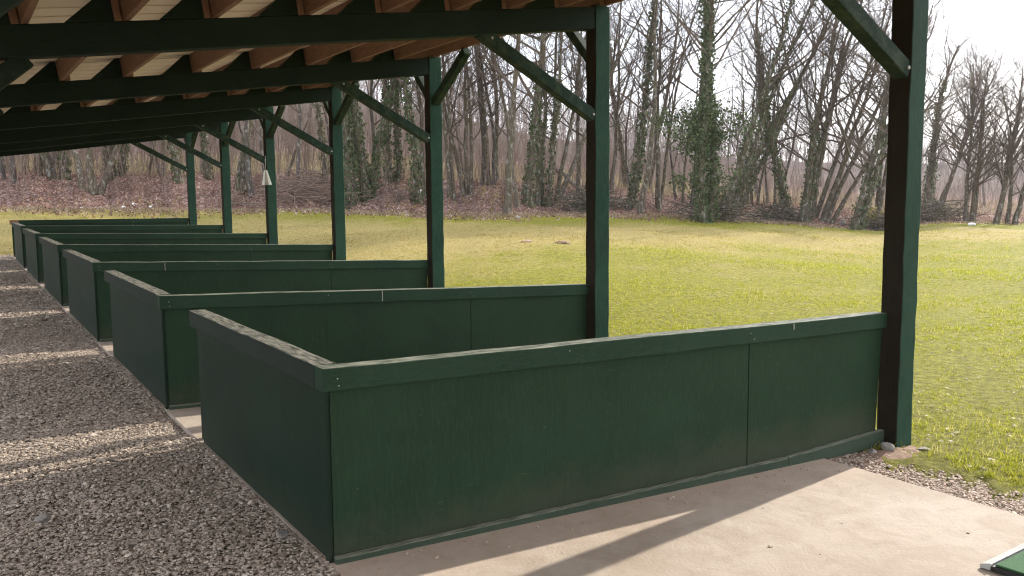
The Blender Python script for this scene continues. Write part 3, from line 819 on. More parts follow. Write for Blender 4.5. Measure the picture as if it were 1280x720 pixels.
def polyline_tube(pts, rads, sides=8):
    pts = np.asarray(pts); n = len(pts); V = []; F = []
    d = np.gradient(pts, axis=0); d /= np.linalg.norm(d, axis=1, keepdims=True)
    ref = np.array([1., .2, 0]); an = np.arange(sides) * 2 * np.pi / sides
    a = np.cross(d, ref); a /= np.linalg.norm(a, axis=1, keepdims=True); b = np.cross(d, a)
    wob = 1 + .10 * np.sin(an * 3 + 1)
    V = pts[:, None] + (a[:, None] * np.cos(an)[None, :, None] + b[:, None] * np.sin(an)[None, :, None]) * (np.asarray(rads)[:, None, None] * wob[None, :, None])
    i, k = np.meshgrid(np.arange(n - 1), np.arange(sides), indexing='ij')
    F = np.stack([i * sides + k, i * sides + (k + 1) % sides, (i + 1) * sides + (k + 1) % sides, (i + 1) * sides + k], -1).reshape(-1, 4)
    return V.reshape(-1, 3), F[:, ::-1]

def join(parts):
    V = []; F = []; b = 0
    for v, f in parts: V.append(v); F.append(f + b); b += len(v)
    return np.concatenate(V), np.concatenate(F)

def leaf_cards(P, size, rg):
    n = len(P); q = rg.normal(size=(n, 3)); q /= np.linalg.norm(q, axis=1, keepdims=True)
    u = np.cross(q, rg.normal(size=(n, 3))); u /= np.linalg.norm(u, axis=1, keepdims=True); w = np.cross(q, u)
    s = size * rg.uniform(.6, 1.3, (n, 1))
    V = np.stack([P - u * s * .5, P + w * s * .45 + q * s * .12, P + u * s * .55, P - w * s * .45 + q * s * .12], 1).reshape(-1, 3)
    return V, np.arange(4 * n).reshape(-1, 4)

def branch(rg, p, d, L, r, n, lift, wob):
    """polyline of a limb"""
    pts = [p]; rad = [r]; d = d / np.linalg.norm(d)
    for k in range(n):
        d = d + rg.normal(0, wob, 3) + np.array([0, 0, lift / n]); d = d / np.linalg.norm(d)
        p = p + d * L / n; pts.append(p); rad.append(max(r * (1 - .8 * (k + 1) / n), .003))
    return np.array(pts), np.array(rad)

def grow(seed, stems, h, dens=1.0, first=.3, spread=.55, twig=1.0, limb_up=.5):
    """stems: list of (dx, dy, radius, (lean x, lean y), height factor, curve). Returns trunk mesh, crown mesh and stem paths"""
    rg = np.random.default_rng(seed)
    T = []; S0 = []; S1 = []; Q0 = []; Q1 = []; paths = []
    def put(pts, rad):
        S0.append(pts[:-1]); S1.append(pts[1:]); Q0.append(rad[:-1]); Q1.append(rad[1:])
    for (dx, dy, r, lean, hf, curve) in stems:
        H = h * hf; n = 13; p = np.array([dx, dy, -.25]); pts = [p]; rad = [r * 1.3]
        d = np.array([lean[0], lean[1], 1.0])
        side = rg.normal(0, 1, 2)
        for k in range(n):
            t = (k + 1) / n
            dd = np.array([lean[0] * (1 + curve * t) + .10 * side[0] * math.sin(t * 5 + side[1]), lean[1] * (1 + curve * t) + .10 * side[1] * math.sin(t * 4 + side[0]), 1.0]) + np.append(rg.normal(0, .05, 2), 0)
            dd /= np.linalg.norm(dd)
            p = p + dd * (H + .25) / n; pts.append(p)
            rad.append(r * (1.06 if k == 0 else 1 - .88 * t ** 1.1) + .006)
        pts = np.array(pts); rad = np.array(rad)
        T.append(polyline_tube(pts, rad, 8)); paths.append((pts, rad))
        nb = int(17 * dens * (H / 11) ** .7)
        for b in range(nb):
            t = first + (1 - first) * ((b + rg.random()) / nb) ** .85
            u = t * n; k = min(int(u), n - 1); q = pts[k] + (pts[k + 1] - pts[k]) * (u - k)
            ang = rg.uniform(0, 2 * math.pi); el = rg.uniform(.35, 1.0)
            dv = np.array([math.cos(ang) * math.cos(el), math.sin(ang) * math.cos(el), math.sin(el) * .9 + .1])
            L = H * spread * rg.uniform(.35, 1.0) * (1.15 - .75 * t) + .5
            r1 = min(rad[k] * .55, .012 + .011 * L)
            bp, br = branch(rg, q, dv, L, r1, 6, limb_up, .16); put(bp, br)
            for c in range(int((5 + L * 1.6) * twig)):
                v = rg.uniform(.15, 1) * 6; kk = min(int(v), 5); q2 = bp[kk] + (bp[kk + 1] - bp[kk]) * (v - kk)
                d2 = (bp[kk + 1] - bp[kk]); d2 = d2 / np.linalg.norm(d2) + rg.normal(0, .55, 3) + np.array([0, 0, .12])
                L2 = L * rg.uniform(.18, .48) * (1.1 - .6 * v / 6) + .2
                bp2, br2 = branch(rg, q2, d2, L2, min(br[kk] * .5, .0095), 4, .25, .2); put(bp2, br2)
                for e in range(int((2 + L2 * 2.2) * twig)):
                    v3 = rg.uniform(.1, 1) * 4; k3 = min(int(v3), 3); q3 = bp2[k3] + (bp2[k3 + 1] - bp2[k3]) * (v3 - k3)
                    d3 = (bp2[k3 + 1] - bp2[k3]); d3 = d3 / np.linalg.norm(d3) + rg.normal(0, .6, 3)
                    bp3, br3 = branch(rg, q3, d3, L2 * rg.uniform(.25, .6) + .12, (.0042), 2, .2, .2); put(bp3, br3)
    crown = tubes(np.concatenate(S0), np.concatenate(S1), np.concatenate(Q0), np.concatenate(Q1), 3)
    return join(T), crown, paths

def ivy_mesh(seed, paths, upto, n, spread, size=.11):
    rg = np.random.default_rng(seed); P = []
    for pts, rad in paths:
        m = int(n); t = rg.random(m) ** 1.1 * upto * (len(pts) - 1); k = np.minimum(t.astype(int), len(pts) - 2)
        c = pts[k] + (pts[k + 1] - pts[k]) * (t - k)[:, None]
        a = rg.uniform(0, 2 * np.pi, m)
        # clumps: the ivy swells and thins along the stem
        sw = .55 + .5 * np.sin(t * 3.1 + seed) + .4 * np.sin(t * 7.3 + 2 * a) 
        rr = rad[k] + .03 + spread * np.abs(rg.normal(0, 1, m)) * np.clip(sw, .1, 1.6)
        P.append(c + np.stack([np.cos(a) * rr, np.sin(a) * rr, rg.normal(0, .08, m)], -1))
    P = np.concatenate(P)
    return leaf_cards(P, size, rg)

def plant_tree(name, label, x, y, data, group=None, ivy=None, bark='bark', twig='twig', cat='tree', rz=0, scale=1.0):
    trunk, crown, paths = data
    root = empty(name, (x, y, float(ground_z(x, y))), rz); root.scale = (scale,) * 3
    mesh_obj('trunk', trunk[0], trunk[1], M[bark], root, smooth=True)
    mesh_obj('crown', crown[0], crown[1], M[twig], root)
    if ivy: 
        v, f = ivy
        mesh_obj('ivy', v, f, M['ivy'], root)
    return tag(root, label, cat, group)

# lean is given across the view: (sideways right, away)
def lean(a, b=0.0): return (a * math.cos(YAW) + b * math.sin(YAW), -a * math.sin(YAW) + b * math.cos(YAW))
def across(a, b=0.0):
    q = lean(a, b); return q
#TREES#
TREES = [
    (2.65, 48.19, 10, [(0.0, 0, 0.087, -0.1, 1, 0.2)], 0.8, 0.25, 0.5, None, 'bare_tree', 'thin bare tree seen left of the leaning trunks under the far end of the roof'),
    (3.16, 44.82, 10, [(0.0, -0.1, 0.082, 0.0, 1, 0.1), (0.44, 0.15, 0.066, 0.08, 0.9, 0.2)], 0.8, 0.25, 0.5, None, 'bare_tree', 'bare tree with two thin straight stems under the low far end of the roof'),
    (3.7, 43.73, 10, [(0.0, 0, 0.081, -0.02, 1, 0)], 0.7, 0.25, 0.5, None, 'bare_tree', 'slim upright bare tree just left of the thick leaning trunk under the roof edge'),
    (4.23, 43.71, 12, [(0.0, 0, 0.196, -0.22, 1, -0.3)], 0.8, 0.35, 0.45, None, 'bare_tree', 'thick bare trunk leaning left on the leaf bank beyond the last stall'),
    (4.61, 43.34, 13, [(0.0, 0, 0.179, 0.05, 1, 0)], 0.9, 0.35, 0.45, (0.35, 500, 0.03, None), 'bare_tree', 'mossy straight trunk standing beside the left-leaning one beyond the last stall'),
    (5.11, 40.77, 13, [(0.0, -0.1, 0.14, -0.2, 1, -0.2), (0.31, 0.15, 0.155, -0.13, 1, 0)], 0.9, 0.35, 0.5, None, 'bare_tree', 'twin-stemmed bare tree forking from one base low on the leaf bank'),
    (5.62, 40.89, 12, [(0.0, 0, 0.141, 0.3, 1, 0.1)], 0.9, 0.35, 0.45, None, 'bare_tree', 'bare tree leaning right whose foot is lowest on the leaf bank beyond the stalls'),
    (6.74, 44.32, 13, [(0.0, -0.1, 0.205, 0.06, 1, 0.3), (0.23, 0.15, 0.137, 0.22, 0.95, 0)], 0.9, 0.3, 0.5, (0.7, 900, 0.05, None), 'ivy_tree', 'ivy-flecked double trunk seen right of the left twin-stemmed tree'),
    (8.36, 44.73, 8, [(0.0, 0, 0.071, 0.06, 1, 0.2)], 0.8, 0.3, 0.5, None, 'bare_tree', 'thin curved sapling seen under the roof left of the farthest post'),
    (8.77, 42.75, 11, [(0.0, -0.1, 0.102, -0.03, 1, 0), (-0.15, 0.15, 0.068, -0.3, 0.6, -0.4)], 0.9, 0.3, 0.5, None, 'bare_tree', 'slender bare tree with a side stem just left of the farthest post'),
    (8.86, 40.11, 12, [(0.0, 0, 0.178, -0.12, 1, -0.1)], 0.9, 0.3, 0.5, (0.4, 500, 0.04, None), 'bare_tree', 'mossy bent trunk seen directly behind the farthest post'),
    (10.47, 41.36, 12, [(0.0, 0, 0.136, -0.06, 1, 0)], 0.9, 0.3, 0.5, (0.3, 350, 0.03, None), 'bare_tree', 'mossy trunk standing between the two farthest posts'),
    (12.39, 44.47, 7, [(0.0, 0, 0.074, -0.08, 1, 0)], 0.8, 0.3, 0.5, None, 'bare_tree', 'pale reddish sapling leaning left beside the second farthest post'),
    (11.1, 39.19, 12, [(0.0, 0, 0.131, 0.05, 1, 0)], 0.9, 0.3, 0.5, None, 'bare_tree', 'bare trunk on the bank just right of the second farthest post'),
    (11.22, 38.61, 12, [(0.0, 0, 0.113, 0.18, 1, 0.1)], 0.9, 0.3, 0.5, (0.9, 500, 0.09, None), 'bare_tree', 'right-leaning trunk with ivy tufts left of the hanging white flap'),
    (13.28, 38.76, 3.2, [(0.0, 0, 0.083, 0.3, 1, 0.5)], 0.3, 0.5, 0.3, None, 'bare_tree', 'short broken dead stem bent right, between the fourth and fifth posts'),
    (14.63, 37.36, 12, [(0.0, 0, 0.116, -0.03, 1, 0)], 0.9, 0.3, 0.5, (0.9, 700, 0.07, None), 'bare_tree', 'ivy-speckled trunk seen just left of the fourth post'),
    (14.28, 33.23, 13, [(0.0, 0, 0.195, -0.03, 1, 0)], 1, 0.35, 0.5, (0.95, 2600, 0.1, None), 'ivy_tree', 'broad ivy-covered trunk standing just right of the fourth post'),
    (15.06, 33.83, 13, [(0.0, -0.1, 0.2, -0.05, 1, 1.2), (0.07, 0.15, 0.139, 0.2, 0.9, 0.1)], 1, 0.35, 0.5, (0.9, 2400, 0.1, None), 'ivy_tree', 'ivy-covered forked trunk leaning right beside the broad ivy trunk'),
    (16.94, 34.96, 13, [(-0.11, -0.1, 0.13, -0.03, 1, 0), (0.14, 0.15, 0.114, 0.0, 1, 0)], 1, 0.3, 0.5, (0.9, 1300, 0.1, None), 'ivy_tree', 'pair of ivy-clad trunks seen midway between the third and fourth posts'),
    (16.71, 32.22, 13, [(0.0, 0, 0.137, -0.03, 1, -0.3)], 1, 0.3, 0.5, (0.95, 2000, 0.11, None), 'ivy_tree', 'ivy-clad trunk seen close on the left of the third post'),
    (17.62, 33.35, 12, [(0.0, 0, 0.095, -0.08, 1, 0)], 0.9, 0.3, 0.5, None, 'bare_tree', 'dark bare trunk partly hidden by the left side of the third post'),
    (18.6, 32.81, 11, [(0.0, -0.1, 0.079, 0.05, 1, 0), (0.18, 0.15, 0.079, -0.1, 1, 0)], 1, 0.2, 0.55, None, 'bare_tree', 'thin bare double stem just right of the third post'),
    (19.8, 33.23, 11, [(-0.18, -0.1, 0.098, -0.16, 1, -0.1), (0.0, 0.15, 0.098, -0.05, 1, 0), (0.18, -0.1, 0.082, 0.03, 1, 0)], 1, 0.2, 0.55, None, 'bare_tree', 'cluster of thin left-leaning stems from one stool right of the third post'),
    (21.32, 34.08, 14, [(0.0, 0, 0.186, -0.02, 1, 0)], 1, 0.3, 0.5, None, 'bare_tree', 'tall straight grey trunk standing back left of the foreground edge tree'),
    (21.92, 34.18, 13, [(0.0, 0, 0.12, -0.03, 1, 0)], 1, 0.3, 0.5, None, 'bare_tree', 'slim straight trunk right beside the tall straight grey one'),
    (18.63, 28.35, 13, [(0.0, 0, 0.144, 0.06, 1, 0.2)], 1.1, 0.3, 0.55, None, 'bare_tree', 'bare trunk standing forward on the lawn edge midway between the second and third posts'),
    (19.94, 29.44, 11, [(0.0, 0, 0.09, -0.12, 1, 0.3)], 1, 0.25, 0.55, None, 'bare_tree', 'thin trunk curving left, just right of the tree standing forward on the lawn'),
    (21.05, 30.28, 14, [(0.0, 0, 0.187, 0.02, 1, 0.5)], 1.1, 0.3, 0.55, (0.4, 500, 0.03, None), 'bare_tree', 'stout dark trunk at the lawn edge left of the crowded clump'),
    (22.51, 30.99, 12, [(-0.32, -0.1, 0.113, -0.05, 1, 0), (-0.14, 0.15, 0.097, 0.0, 1, 0), (0.04, -0.1, 0.097, 0.05, 1, 0), (0.18, 0.15, 0.097, 0.08, 1, 0.1)], 0.8, 0.25, 0.5, (0.5, 300, 0.03, None), 'bare_tree', 'crowded clump of four mossy stems left of the second post'),
    (23.21, 31.27, 10, [(0.0, -0.1, 0.115, 0.5, 1, -0.1), (0.07, 0.15, 0.099, 0.2, 1.1, 0)], 1, 0.3, 0.5, None, 'bare_tree', 'two-stemmed tree with one stem leaning hard right towards the second post'),
    (25.29, 32.21, 11, [(0.0, -0.1, 0.103, 0.05, 1, 0.1), (0.23, 0.15, 0.086, 0.2, 1, 0)], 1, 0.25, 0.55, None, 'bare_tree', 'bare tree with thin stems close to the left side of the second post'),
    (27.9, 32.8, 10, [(0.0, -0.1, 0.108, 0.06, 1, 0), (-0.24, 0.15, 0.09, -0.2, 0.9, 0)], 1, 0.2, 0.55, None, 'bare_tree', 'reddish thin bare tree just right of the second post'),
    (32.34, 36.64, 12, [(0.0, 0, 0.163, -0.08, 1, 0)], 1, 0.3, 0.55, (0.8, 500, 0.04, None), 'bare_tree', 'straight dark trunk standing back behind the slim ivy-clad tree'),
    (26.14, 29.39, 13, [(0.0, 0, 0.148, 0.08, 1, -0.6)], 1, 0.3, 0.5, (0.95, 2300, 0.12, None), 'ivy_tree', 'slim upright tree clothed in ivy right of the second post'),
    (25.79, 28.4, 13, [(0.0, 0, 0.128, 0.1, 1, 0)], 1, 0.3, 0.5, None, 'bare_tree', 'bare grey trunk touching the slim ivy-clad tree'),
    (33.87, 36.57, 13, [(0.0, 0, 0.145, 0.12, 1, 0)], 1, 0.3, 0.55, None, 'bare_tree', 'bare trunk standing back between the slim ivy-clad tree and the bushy ivy tree'),
    (28.93, 30.55, 12, [(0.0, -0.1, 0.123, 0.01, 1, 0.1), (0.04, 0.15, 0.088, 0.22, 0.9, 0)], 1.1, 0.25, 0.6, None, 'bare_tree', 'dark trunk with wide limbs left of the bushy ivy tree'),
    (30.5, 30.5, 5, [(0.0, 0, 0.072, 0.15, 1, 0.3)], 0.9, 0.2, 0.6, None, 'bare_tree', 'low twisted sapling under the left side of the bushy ivy tree'),
    (31.06, 30.23, 12, [(0.0, 0, 0.161, 0.02, 1, 0)], 1, 0.3, 0.5, (0.6, 900, 0.12, None), 'ivy_tree', 'thick trunk half hidden behind the left of the bushy ivy tree'),
    (26.42, 25.16, 14, [(0.0, -0.1, 0.151, 0.01, 1, 0), (0.27, 0.15, 0.166, 0.06, 1, 0.6)], 1.1, 0.42, 0.5, (1.0, 3600, 0.13, None, (-0.1, -0.1, 3.5, 0.7, 0.85, 4600)), 'ivy_tree', 'large bushy tree thickly wrapped in ivy at the lawn edge'),
    (30.86, 28.26, 14, [(0.0, -0.1, 0.172, 0.28, 1, 0.2), (0.15, 0.15, 0.138, 0.42, 0.95, 0.1)], 1.1, 0.35, 0.55, (0.85, 900, 0.08, None), 'ivy_tree', 'tall tree leaning right from beside the bushy ivy tree, stems fanning'),
    (33.35, 29.79, 13, [(0.0, -0.1, 0.165, 0.36, 1, 0.1), (0.33, 0.15, 0.128, 0.5, 0.9, 0)], 1.1, 0.3, 0.55, (0.5, 500, 0.05, None), 'bare_tree', 'pair of brown stems leaning strongly right behind the fanning tree'),
    (37.45, 32.02, 9, [(-0.27, -0.1, 0.08, 0.0, 1, 0), (0.0, 0.15, 0.08, 0.05, 1, 0), (0.27, -0.1, 0.08, 0.1, 1, 0)], 0.9, 0.15, 0.6, None, 'bare_tree', 'thin upright saplings in a bunch between the leaning trees and the brush heap'),
    (38.4, 31.25, 9, [(0.0, -0.1, 0.08, 0.02, 1, 0), (0.36, 0.15, 0.08, 0.08, 1, 0)], 0.9, 0.15, 0.6, None, 'bare_tree', 'two thin saplings just left of the curved ivy trunk'),
    (35.84, 28.04, 13, [(0.0, 0, 0.183, -0.22, 1, -0.6)], 1, 0.3, 0.5, (0.75, 1900, 0.07, None), 'ivy_tree', 'ivy-covered trunk curving up to the left at the lawn edge'),
    (35.28, 27.07, 13, [(0.0, -0.1, 0.196, 0.1, 1, 0.4), (0.24, 0.15, 0.143, 0.16, 1, 0.3)], 1.2, 0.25, 0.6, (0.4, 400, 0.04, None), 'bare_tree', 'stout double-stemmed tree beside the curved ivy trunk'),
    (37.27, 28.06, 12, [(0.0, -0.1, 0.149, 0.16, 1, 0.3), (0.21, 0.15, 0.131, 0.26, 1, 0.2)], 1.2, 0.2, 0.6, None, 'bare_tree', 'bare tree with two long stems sweeping right, nearest the stout double one'),
    (37.45, 27.32, 12, [(-0.2, -0.1, 0.147, 0.22, 1, 0.3), (0.08, 0.15, 0.129, 0.32, 1, 0.2), (0.29, -0.1, 0.111, 0.42, 0.95, 0.1)], 1.2, 0.2, 0.6, None, 'bare_tree', 'three-stemmed bare tree fanning to the right left of the pale boulder'),
    (35.3, 24.13, 11, [(0.0, -0.1, 0.168, 0.14, 1, 0.4), (0.26, 0.15, 0.135, 0.3, 1, 0.2)], 1.3, 0.18, 0.6, (0.5, 500, 0.05, None), 'bare_tree', 'low-forking bare tree above the pale boulder left of the nearest post'),
    (40.91, 26.79, 10, [(0.0, -0.1, 0.133, 0.22, 1, 0.2), (0.21, 0.15, 0.114, 0.05, 1, 0.1)], 1.2, 0.2, 0.6, None, 'bare_tree', 'bare tree close to the left side of the nearest post'),
    (51.72, 30.17, 10.5, [(0.0, 0, 0.273, 0.16, 1, 0.2)], 1.65, 0.3, 0.6, (0.8, 1700, 0.13, None), 'ivy_tree', 'ivy-hung trunk just right of the nearest post'),
    (50.34, 28.9, 9.5, [(0.0, -0.1, 0.154, 0.38, 1, 0.1), (0.2, 0.15, 0.132, 0.24, 1, 0)], 1.8, 0.25, 0.6, None, 'bare_tree', 'bare stems leaning right over the brush heap beyond the nearest post'),
    (46.87, 24.89, 8.5, [(-0.26, -0.1, 0.119, -0.04, 1, 0), (-0.09, 0.15, 0.119, 0.0, 1, 0), (0.09, -0.1, 0.119, 0.05, 1, 0), (0.26, 0.15, 0.119, 0.1, 1, 0)], 1.5, 0.18, 0.55, None, 'bare_tree', 'dense clump of straight stems behind the small white rock'),
    (47.79, 24.03, 8.5, [(0.0, -0.1, 0.158, 0.1, 1, 0.2), (0.22, 0.15, 0.118, 0.22, 0.95, 0.1)], 1.8, 0.2, 0.6, None, 'bare_tree', 'forked bare tree at the lawn edge right of the small white rock'),
    (48.56, 23.39, 7.5, [(0.0, -0.1, 0.138, 0.03, 1, 0.1), (-0.22, 0.15, 0.118, -0.1, 1, 0)], 1.8, 0.2, 0.6, None, 'bare_tree', 'bare tree nearest the right end of the visible lawn edge'),
]
#ENDTREES#
for k, (x, y, h, stems, dens, first, spread, ivy, name, label) in enumerate(TREES):
    st = []
    for (da, db, r, la, hf, cv) in stems:
        ox, oy = across(da, db); st.append((ox, oy, r, lean(la, 0), hf, cv))
    data = grow(100 + k, st, h, dens, first, spread, 1.1)
    iv = None
    if ivy:
        sel = data[2] if ivy[3] is None else [data[2][j] for j in ivy[3]]
        iv = ivy_mesh(300 + k, sel, ivy[0], ivy[1], ivy[2])
        if len(ivy) > 4:       # a bushy mass of ivy round the stem
            rg = np.random.default_rng(5); cx, cy, cz, sx, sz, nn = ivy[4]
            parts = [iv]
            for c in range(26):
                a = rg.normal(0, 1, 3); ox, oy = across(cx + a[0] * sx, a[1] * sx * .8)
                cc = np.array([ox, oy, cz + a[2] * sz]); m_ = int(nn / 26)
                parts.append(leaf_cards(cc + rg.normal(0, 1, (m_, 3)) * np.array([.32, .32, .26]) * rg.uniform(.6, 1.3), .11, rg))
            iv = join(parts)
    plant_tree(name, label, x, y, data, group='bare trees along the edge of the lawn', ivy=iv)

# the wood behind: copies of a few bare trees
protos = []
for k in range(7):
    rg = np.random.default_rng(900 + k)
    ns_t = 1 + (k % 3 == 2)
    st = [(rg.normal(0, .25), rg.normal(0, .25), rg.uniform(.055, .105), tuple(rg.normal(0, .09, 2)), rg.uniform(.85, 1.1), rg.normal(0, .3)) for _ in range(ns_t)]
    protos.append(grow(950 + k, st, rg.uniform(9.5, 12.5), .95, .22, .5, 1.0))
proto_obj = []
def copy_tree(o):
    c = o.copy(); COL.objects.link(c)
    for ch in o.children:
        d = ch.copy(); COL.objects.link(d); d.parent = c
    return c
rg = np.random.default_rng(44)
count = 0
spots = []
while len(spots) < 58:
    azd = rg.uniform(-4, 72); dr = 3.5 + 40 * rg.random() ** 1.25
    e = float(edge_r(np.clip(azd, AZ[0] - 25, AZ[-1] + 25)))
    rr = e + dr
    dens = np.interp(azd, [-4, 12, 20, 30, 50, 60, 72], [.8, .75, .8, .9, .5, .35, .4])
    if rg.random() > dens: continue
    x, y = rr * math.sin(R(azd)), rr * math.cos(R(azd))
    if any((x - a) ** 2 + (y - b) ** 2 < 2.2 for a, b in spots): continue
    spots.append((x, y))
WLAB = 'slender bare tree among the many standing in the wood behind the lawn edge'
for (x, y) in spots:
    k = int(rg.integers(0, 7)); sc = rg.uniform(.75, 1.15)
    if x > 30 and math.degrees(math.atan2(x, y)) > 56: sc *= .82
    if k >= len(proto_obj) or proto_obj[k] is None:
        while len(proto_obj) <= k: proto_obj.append(None)
        o = plant_tree('bare_tree', WLAB, x, y, protos[k], 'bare trees in the wood behind', bark='bark_far', twig='twig')
        proto_obj[k] = o
    else:
        o = copy_tree(proto_obj[k]); o.location = (x, y, float(ground_z(x, y)))
    o.rotation_euler = (0, 0, rg.uniform(0, 6.28)); o.scale = (sc, sc, sc * rg.uniform(.9, 1.1))

# far wood: one mass of thin stems and twigs
def wood_mass(n, r0, r1, hmin, hmax, az0, az1, segs, seed, rad):
    rg = np.random.default_rng(seed); S0 = []; S1 = []; Q0 = []; Q1 = []
    a = rg.uniform(az0, az1, n); e = edge_r(np.clip(a, AZ[0] - 25, AZ[-1] + 25)); rr = e + r0 + (r1 - r0) * rg.random(n)
    x = rr * np.sin(np.radians(a)); y = rr * np.cos(np.radians(a)); z = ground_z(x, y) - .1
    H = rg.uniform(hmin, hmax, n) * np.interp(a, [0, 22, 33, 45, 60, 72], [1, 1, .85, .7, .62, .5])
    p = np.stack([x, y, z], -1); d = np.concatenate([rg.normal(0, .12, (n, 2)), np.ones((n, 1))], 1)
    r = rad * H / hmax * rg.uniform(.5, 1.2, n)
    for k in range(4):
        d = d + np.concatenate([rg.normal(0, .10, (n, 2)), np.zeros((n, 1))], 1); d /= np.linalg.norm(d, axis=1, keepdims=True)
        q = p + d * (H / 4)[:, None]; S0.append(p); S1.append(q); Q0.append(r * (1 - .24 * k)); Q1.append(r * (1 - .24 * (k + 1)) + .004)
        for b in range(segs):
            if k == 0 and b % 3: continue
            t = rg.random((n, 1)); s = p + (q - p) * t
            dd = rg.normal(0, .6, (n, 3)) + np.array([0, 0, .75]); dd /= np.linalg.norm(dd, axis=1, keepdims=True)
            L = (H * rg.uniform(.08, .26, n) * (1.15 - .2 * k))[:, None]; m1 = s + dd * L * .55
            d2 = dd + rg.normal(0, .3, (n, 3)); e2 = m1 + d2 * L * .5
            rb_ = r * .32
            S0 += [s, m1]; S1 += [m1, e2]; Q0 += [rb_, rb_ * .6]; Q1 += [rb_ * .6, rb_ * .25]
            for c in range(2):
                tt = rg.random((n, 1)); s2 = m1 + (e2 - m1) * tt; d3 = d2 + rg.normal(0, .6, (n, 3)); S0.append(s2); S1.append(s2 + d3 * L * .32); Q0.append(rb_ * .45); Q1.append(rb_ * .2)
        p = q
    return tubes(np.concatenate(S0), np.concatenate(S1), np.concatenate(Q0), np.concatenate(Q1), 3)
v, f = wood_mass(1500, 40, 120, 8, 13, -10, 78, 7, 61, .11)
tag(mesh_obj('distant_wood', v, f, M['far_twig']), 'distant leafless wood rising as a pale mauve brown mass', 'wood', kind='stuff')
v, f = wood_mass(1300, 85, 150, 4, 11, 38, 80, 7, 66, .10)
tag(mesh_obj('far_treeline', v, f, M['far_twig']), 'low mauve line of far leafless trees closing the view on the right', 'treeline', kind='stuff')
v, f = wood_mass(1500, 7, 50, 3.5, 7.5, -6, 46, 6, 64, .030)
tag(mesh_obj('thicket', v, f, M['thicket']), 'pale pinkish thicket of fine leafless stems filling the wood behind the left and middle posts', 'thicket', kind='stuff')
v, f = wood_mass(700, 7, 45, 2.5, 4.5, 44, 76, 6, 65, .026)
tag(mesh_obj('low_thicket', v, f, M['thicket']), 'lower thicket of fine leafless stems in the wood behind the nearest post', 'thicket', kind='stuff')
v, f = wood_mass(4200, 3, 42, 1.0, 3.8, -6, 76, 4, 62, .022)
tag(mesh_obj('brushwood', v, f, M['brush']), 'thin reddish brown brushwood filling the wood between the trunks', 'brushwood', kind='stuff')

# fallen leaves on the bank
n = 60000
a = rng.uniform(-3, 70, n); e = edge_r(a); dr = np.where(rng.random(n) < .92, rng.uniform(-.5, 11, n), rng.normal(-1.0, .8, n))
rr = e + dr; x = rr * np.sin(np.radians(a)); y = rr * np.cos(np.radians(a)); z = ground_z(x, y) + .035 * np.sin(x * 2.1) * np.sin(y * 1.9) * (dr > 0) + rng.uniform(.0, .05, n)
v, f = leaf_cards(np.stack([x, y, z], -1), .085, rng)
tag(mesh_obj('fallen_leaves', v, f, M['leaf_litter']), 'reddish brown fallen leaves covering the bank under the trees', 'leaves', kind='stuff')

# grass
def blades(x, y, h, w, name, mat, label, kind='stuff', lift=0.0):
    n = len(x); z = ground_z(x, y) + lift
    a = rng.uniform(0, 2 * np.pi, n); t = rng.uniform(.1, .9, n); b = rng.uniform(0, 2 * np.pi, n)
    p = np.stack([x, y, z - .01], -1); u = np.stack([np.cos(a), np.sin(a), np.zeros(n)], -1) * (w / 2)[:, None]
    tip = p + np.stack([np.cos(b) * t * h, np.sin(b) * t * h, h], -1); mid = p + (tip - p) * .55 + np.array([0, 0, 1.0]) * (h * .12)[:, None]
    V = np.stack([p - u, p + u, mid + u * .8, mid - u * .8, tip + u * .15, tip - u * .15], 1).reshape(-1, 3)
    k = np.arange(n)[:, None] * 6
    F = np.concatenate([k + np.array([[0, 1, 2, 3]]), k + np.array([[3, 2, 4, 5]])])
    o = mesh_obj(name, V, F, mat)
    at = o.data.attributes.new('dry', 'FLOAT', 'POINT'); at.data.foreach_set('value', np.repeat(lawn_dry_shade(x, y), 6).astype(np.float32))
    return tag(o, label, 'grass', kind=kind)
def lawn_points(n, r0, r1, az0, az1, power=1.0):
    a = rng.uniform(az0, az1, n); rr = r0 + (r1 - r0) * rng.random(n) ** power
    x = rr * np.sin(np.radians(a)); y = rr * np.cos(np.radians(a))
    k = (x > 4.98 + .06 * np.sin(y * 5)) | (y > 23.4); return x[k], y[k]
xs, ys, hs = [], [], []
for nn, r0, r1, sg, per in ((21000, 5.2, 9, .016, 9), (27000, 9, 15, .022, 8), (24000, 15, 25, .035, 8), (14000, 25, 40, .06, 8)):
    x, y = lawn_points(nn, r0, r1, 0, 72)
    cl = np.sin(x * 2.9 + 2.2 * np.sin(y * 2.3)) * np.sin(y * 3.3 + 2 * np.sin(x * 1.9)) + .7 * np.sin(x * 1.1 + 2 * np.sin(y * .8)) * np.sin(y * .9 + 1)
    k = rng.random(len(x)) < np.clip(.70 + .42 * cl, .12, 1); x, y, cl = x[k], y[k], cl[k]
    size = (.6 + .9 * rng.random(len(x)) ** 2) * (1 + .25 * cl)
    x, y, size = np.repeat(x, per), np.repeat(y, per), np.repeat(size, per)
    ox, oy = rng.normal(0, sg, len(x)), rng.normal(0, sg, len(x))
    xs.append(x + ox * size); ys.append(y + oy * size); hs.append((.020 + .022 * rng.random(len(x))) * size * np.exp(-(ox ** 2 + oy ** 2) / (5 * sg * sg)))
x = np.concatenate(xs); y = np.concatenate(ys); h = np.concatenate(hs); rr = np.hypot(x, y)
h *= np.interp(rr, [5, 12, 40], [1, 1.05, 1.5])
w = np.interp(rr, [5, 10, 20, 40], [.0042, .006, .011, .02]) * rng.uniform(.7, 1.3, len(x))
blades(x, y, h, w, 'grass', M['blade'], 'short sunlit yellow green grass growing on the lawn')
x, y = lawn_points(2500, 4.95, 7.5, 55, 70)
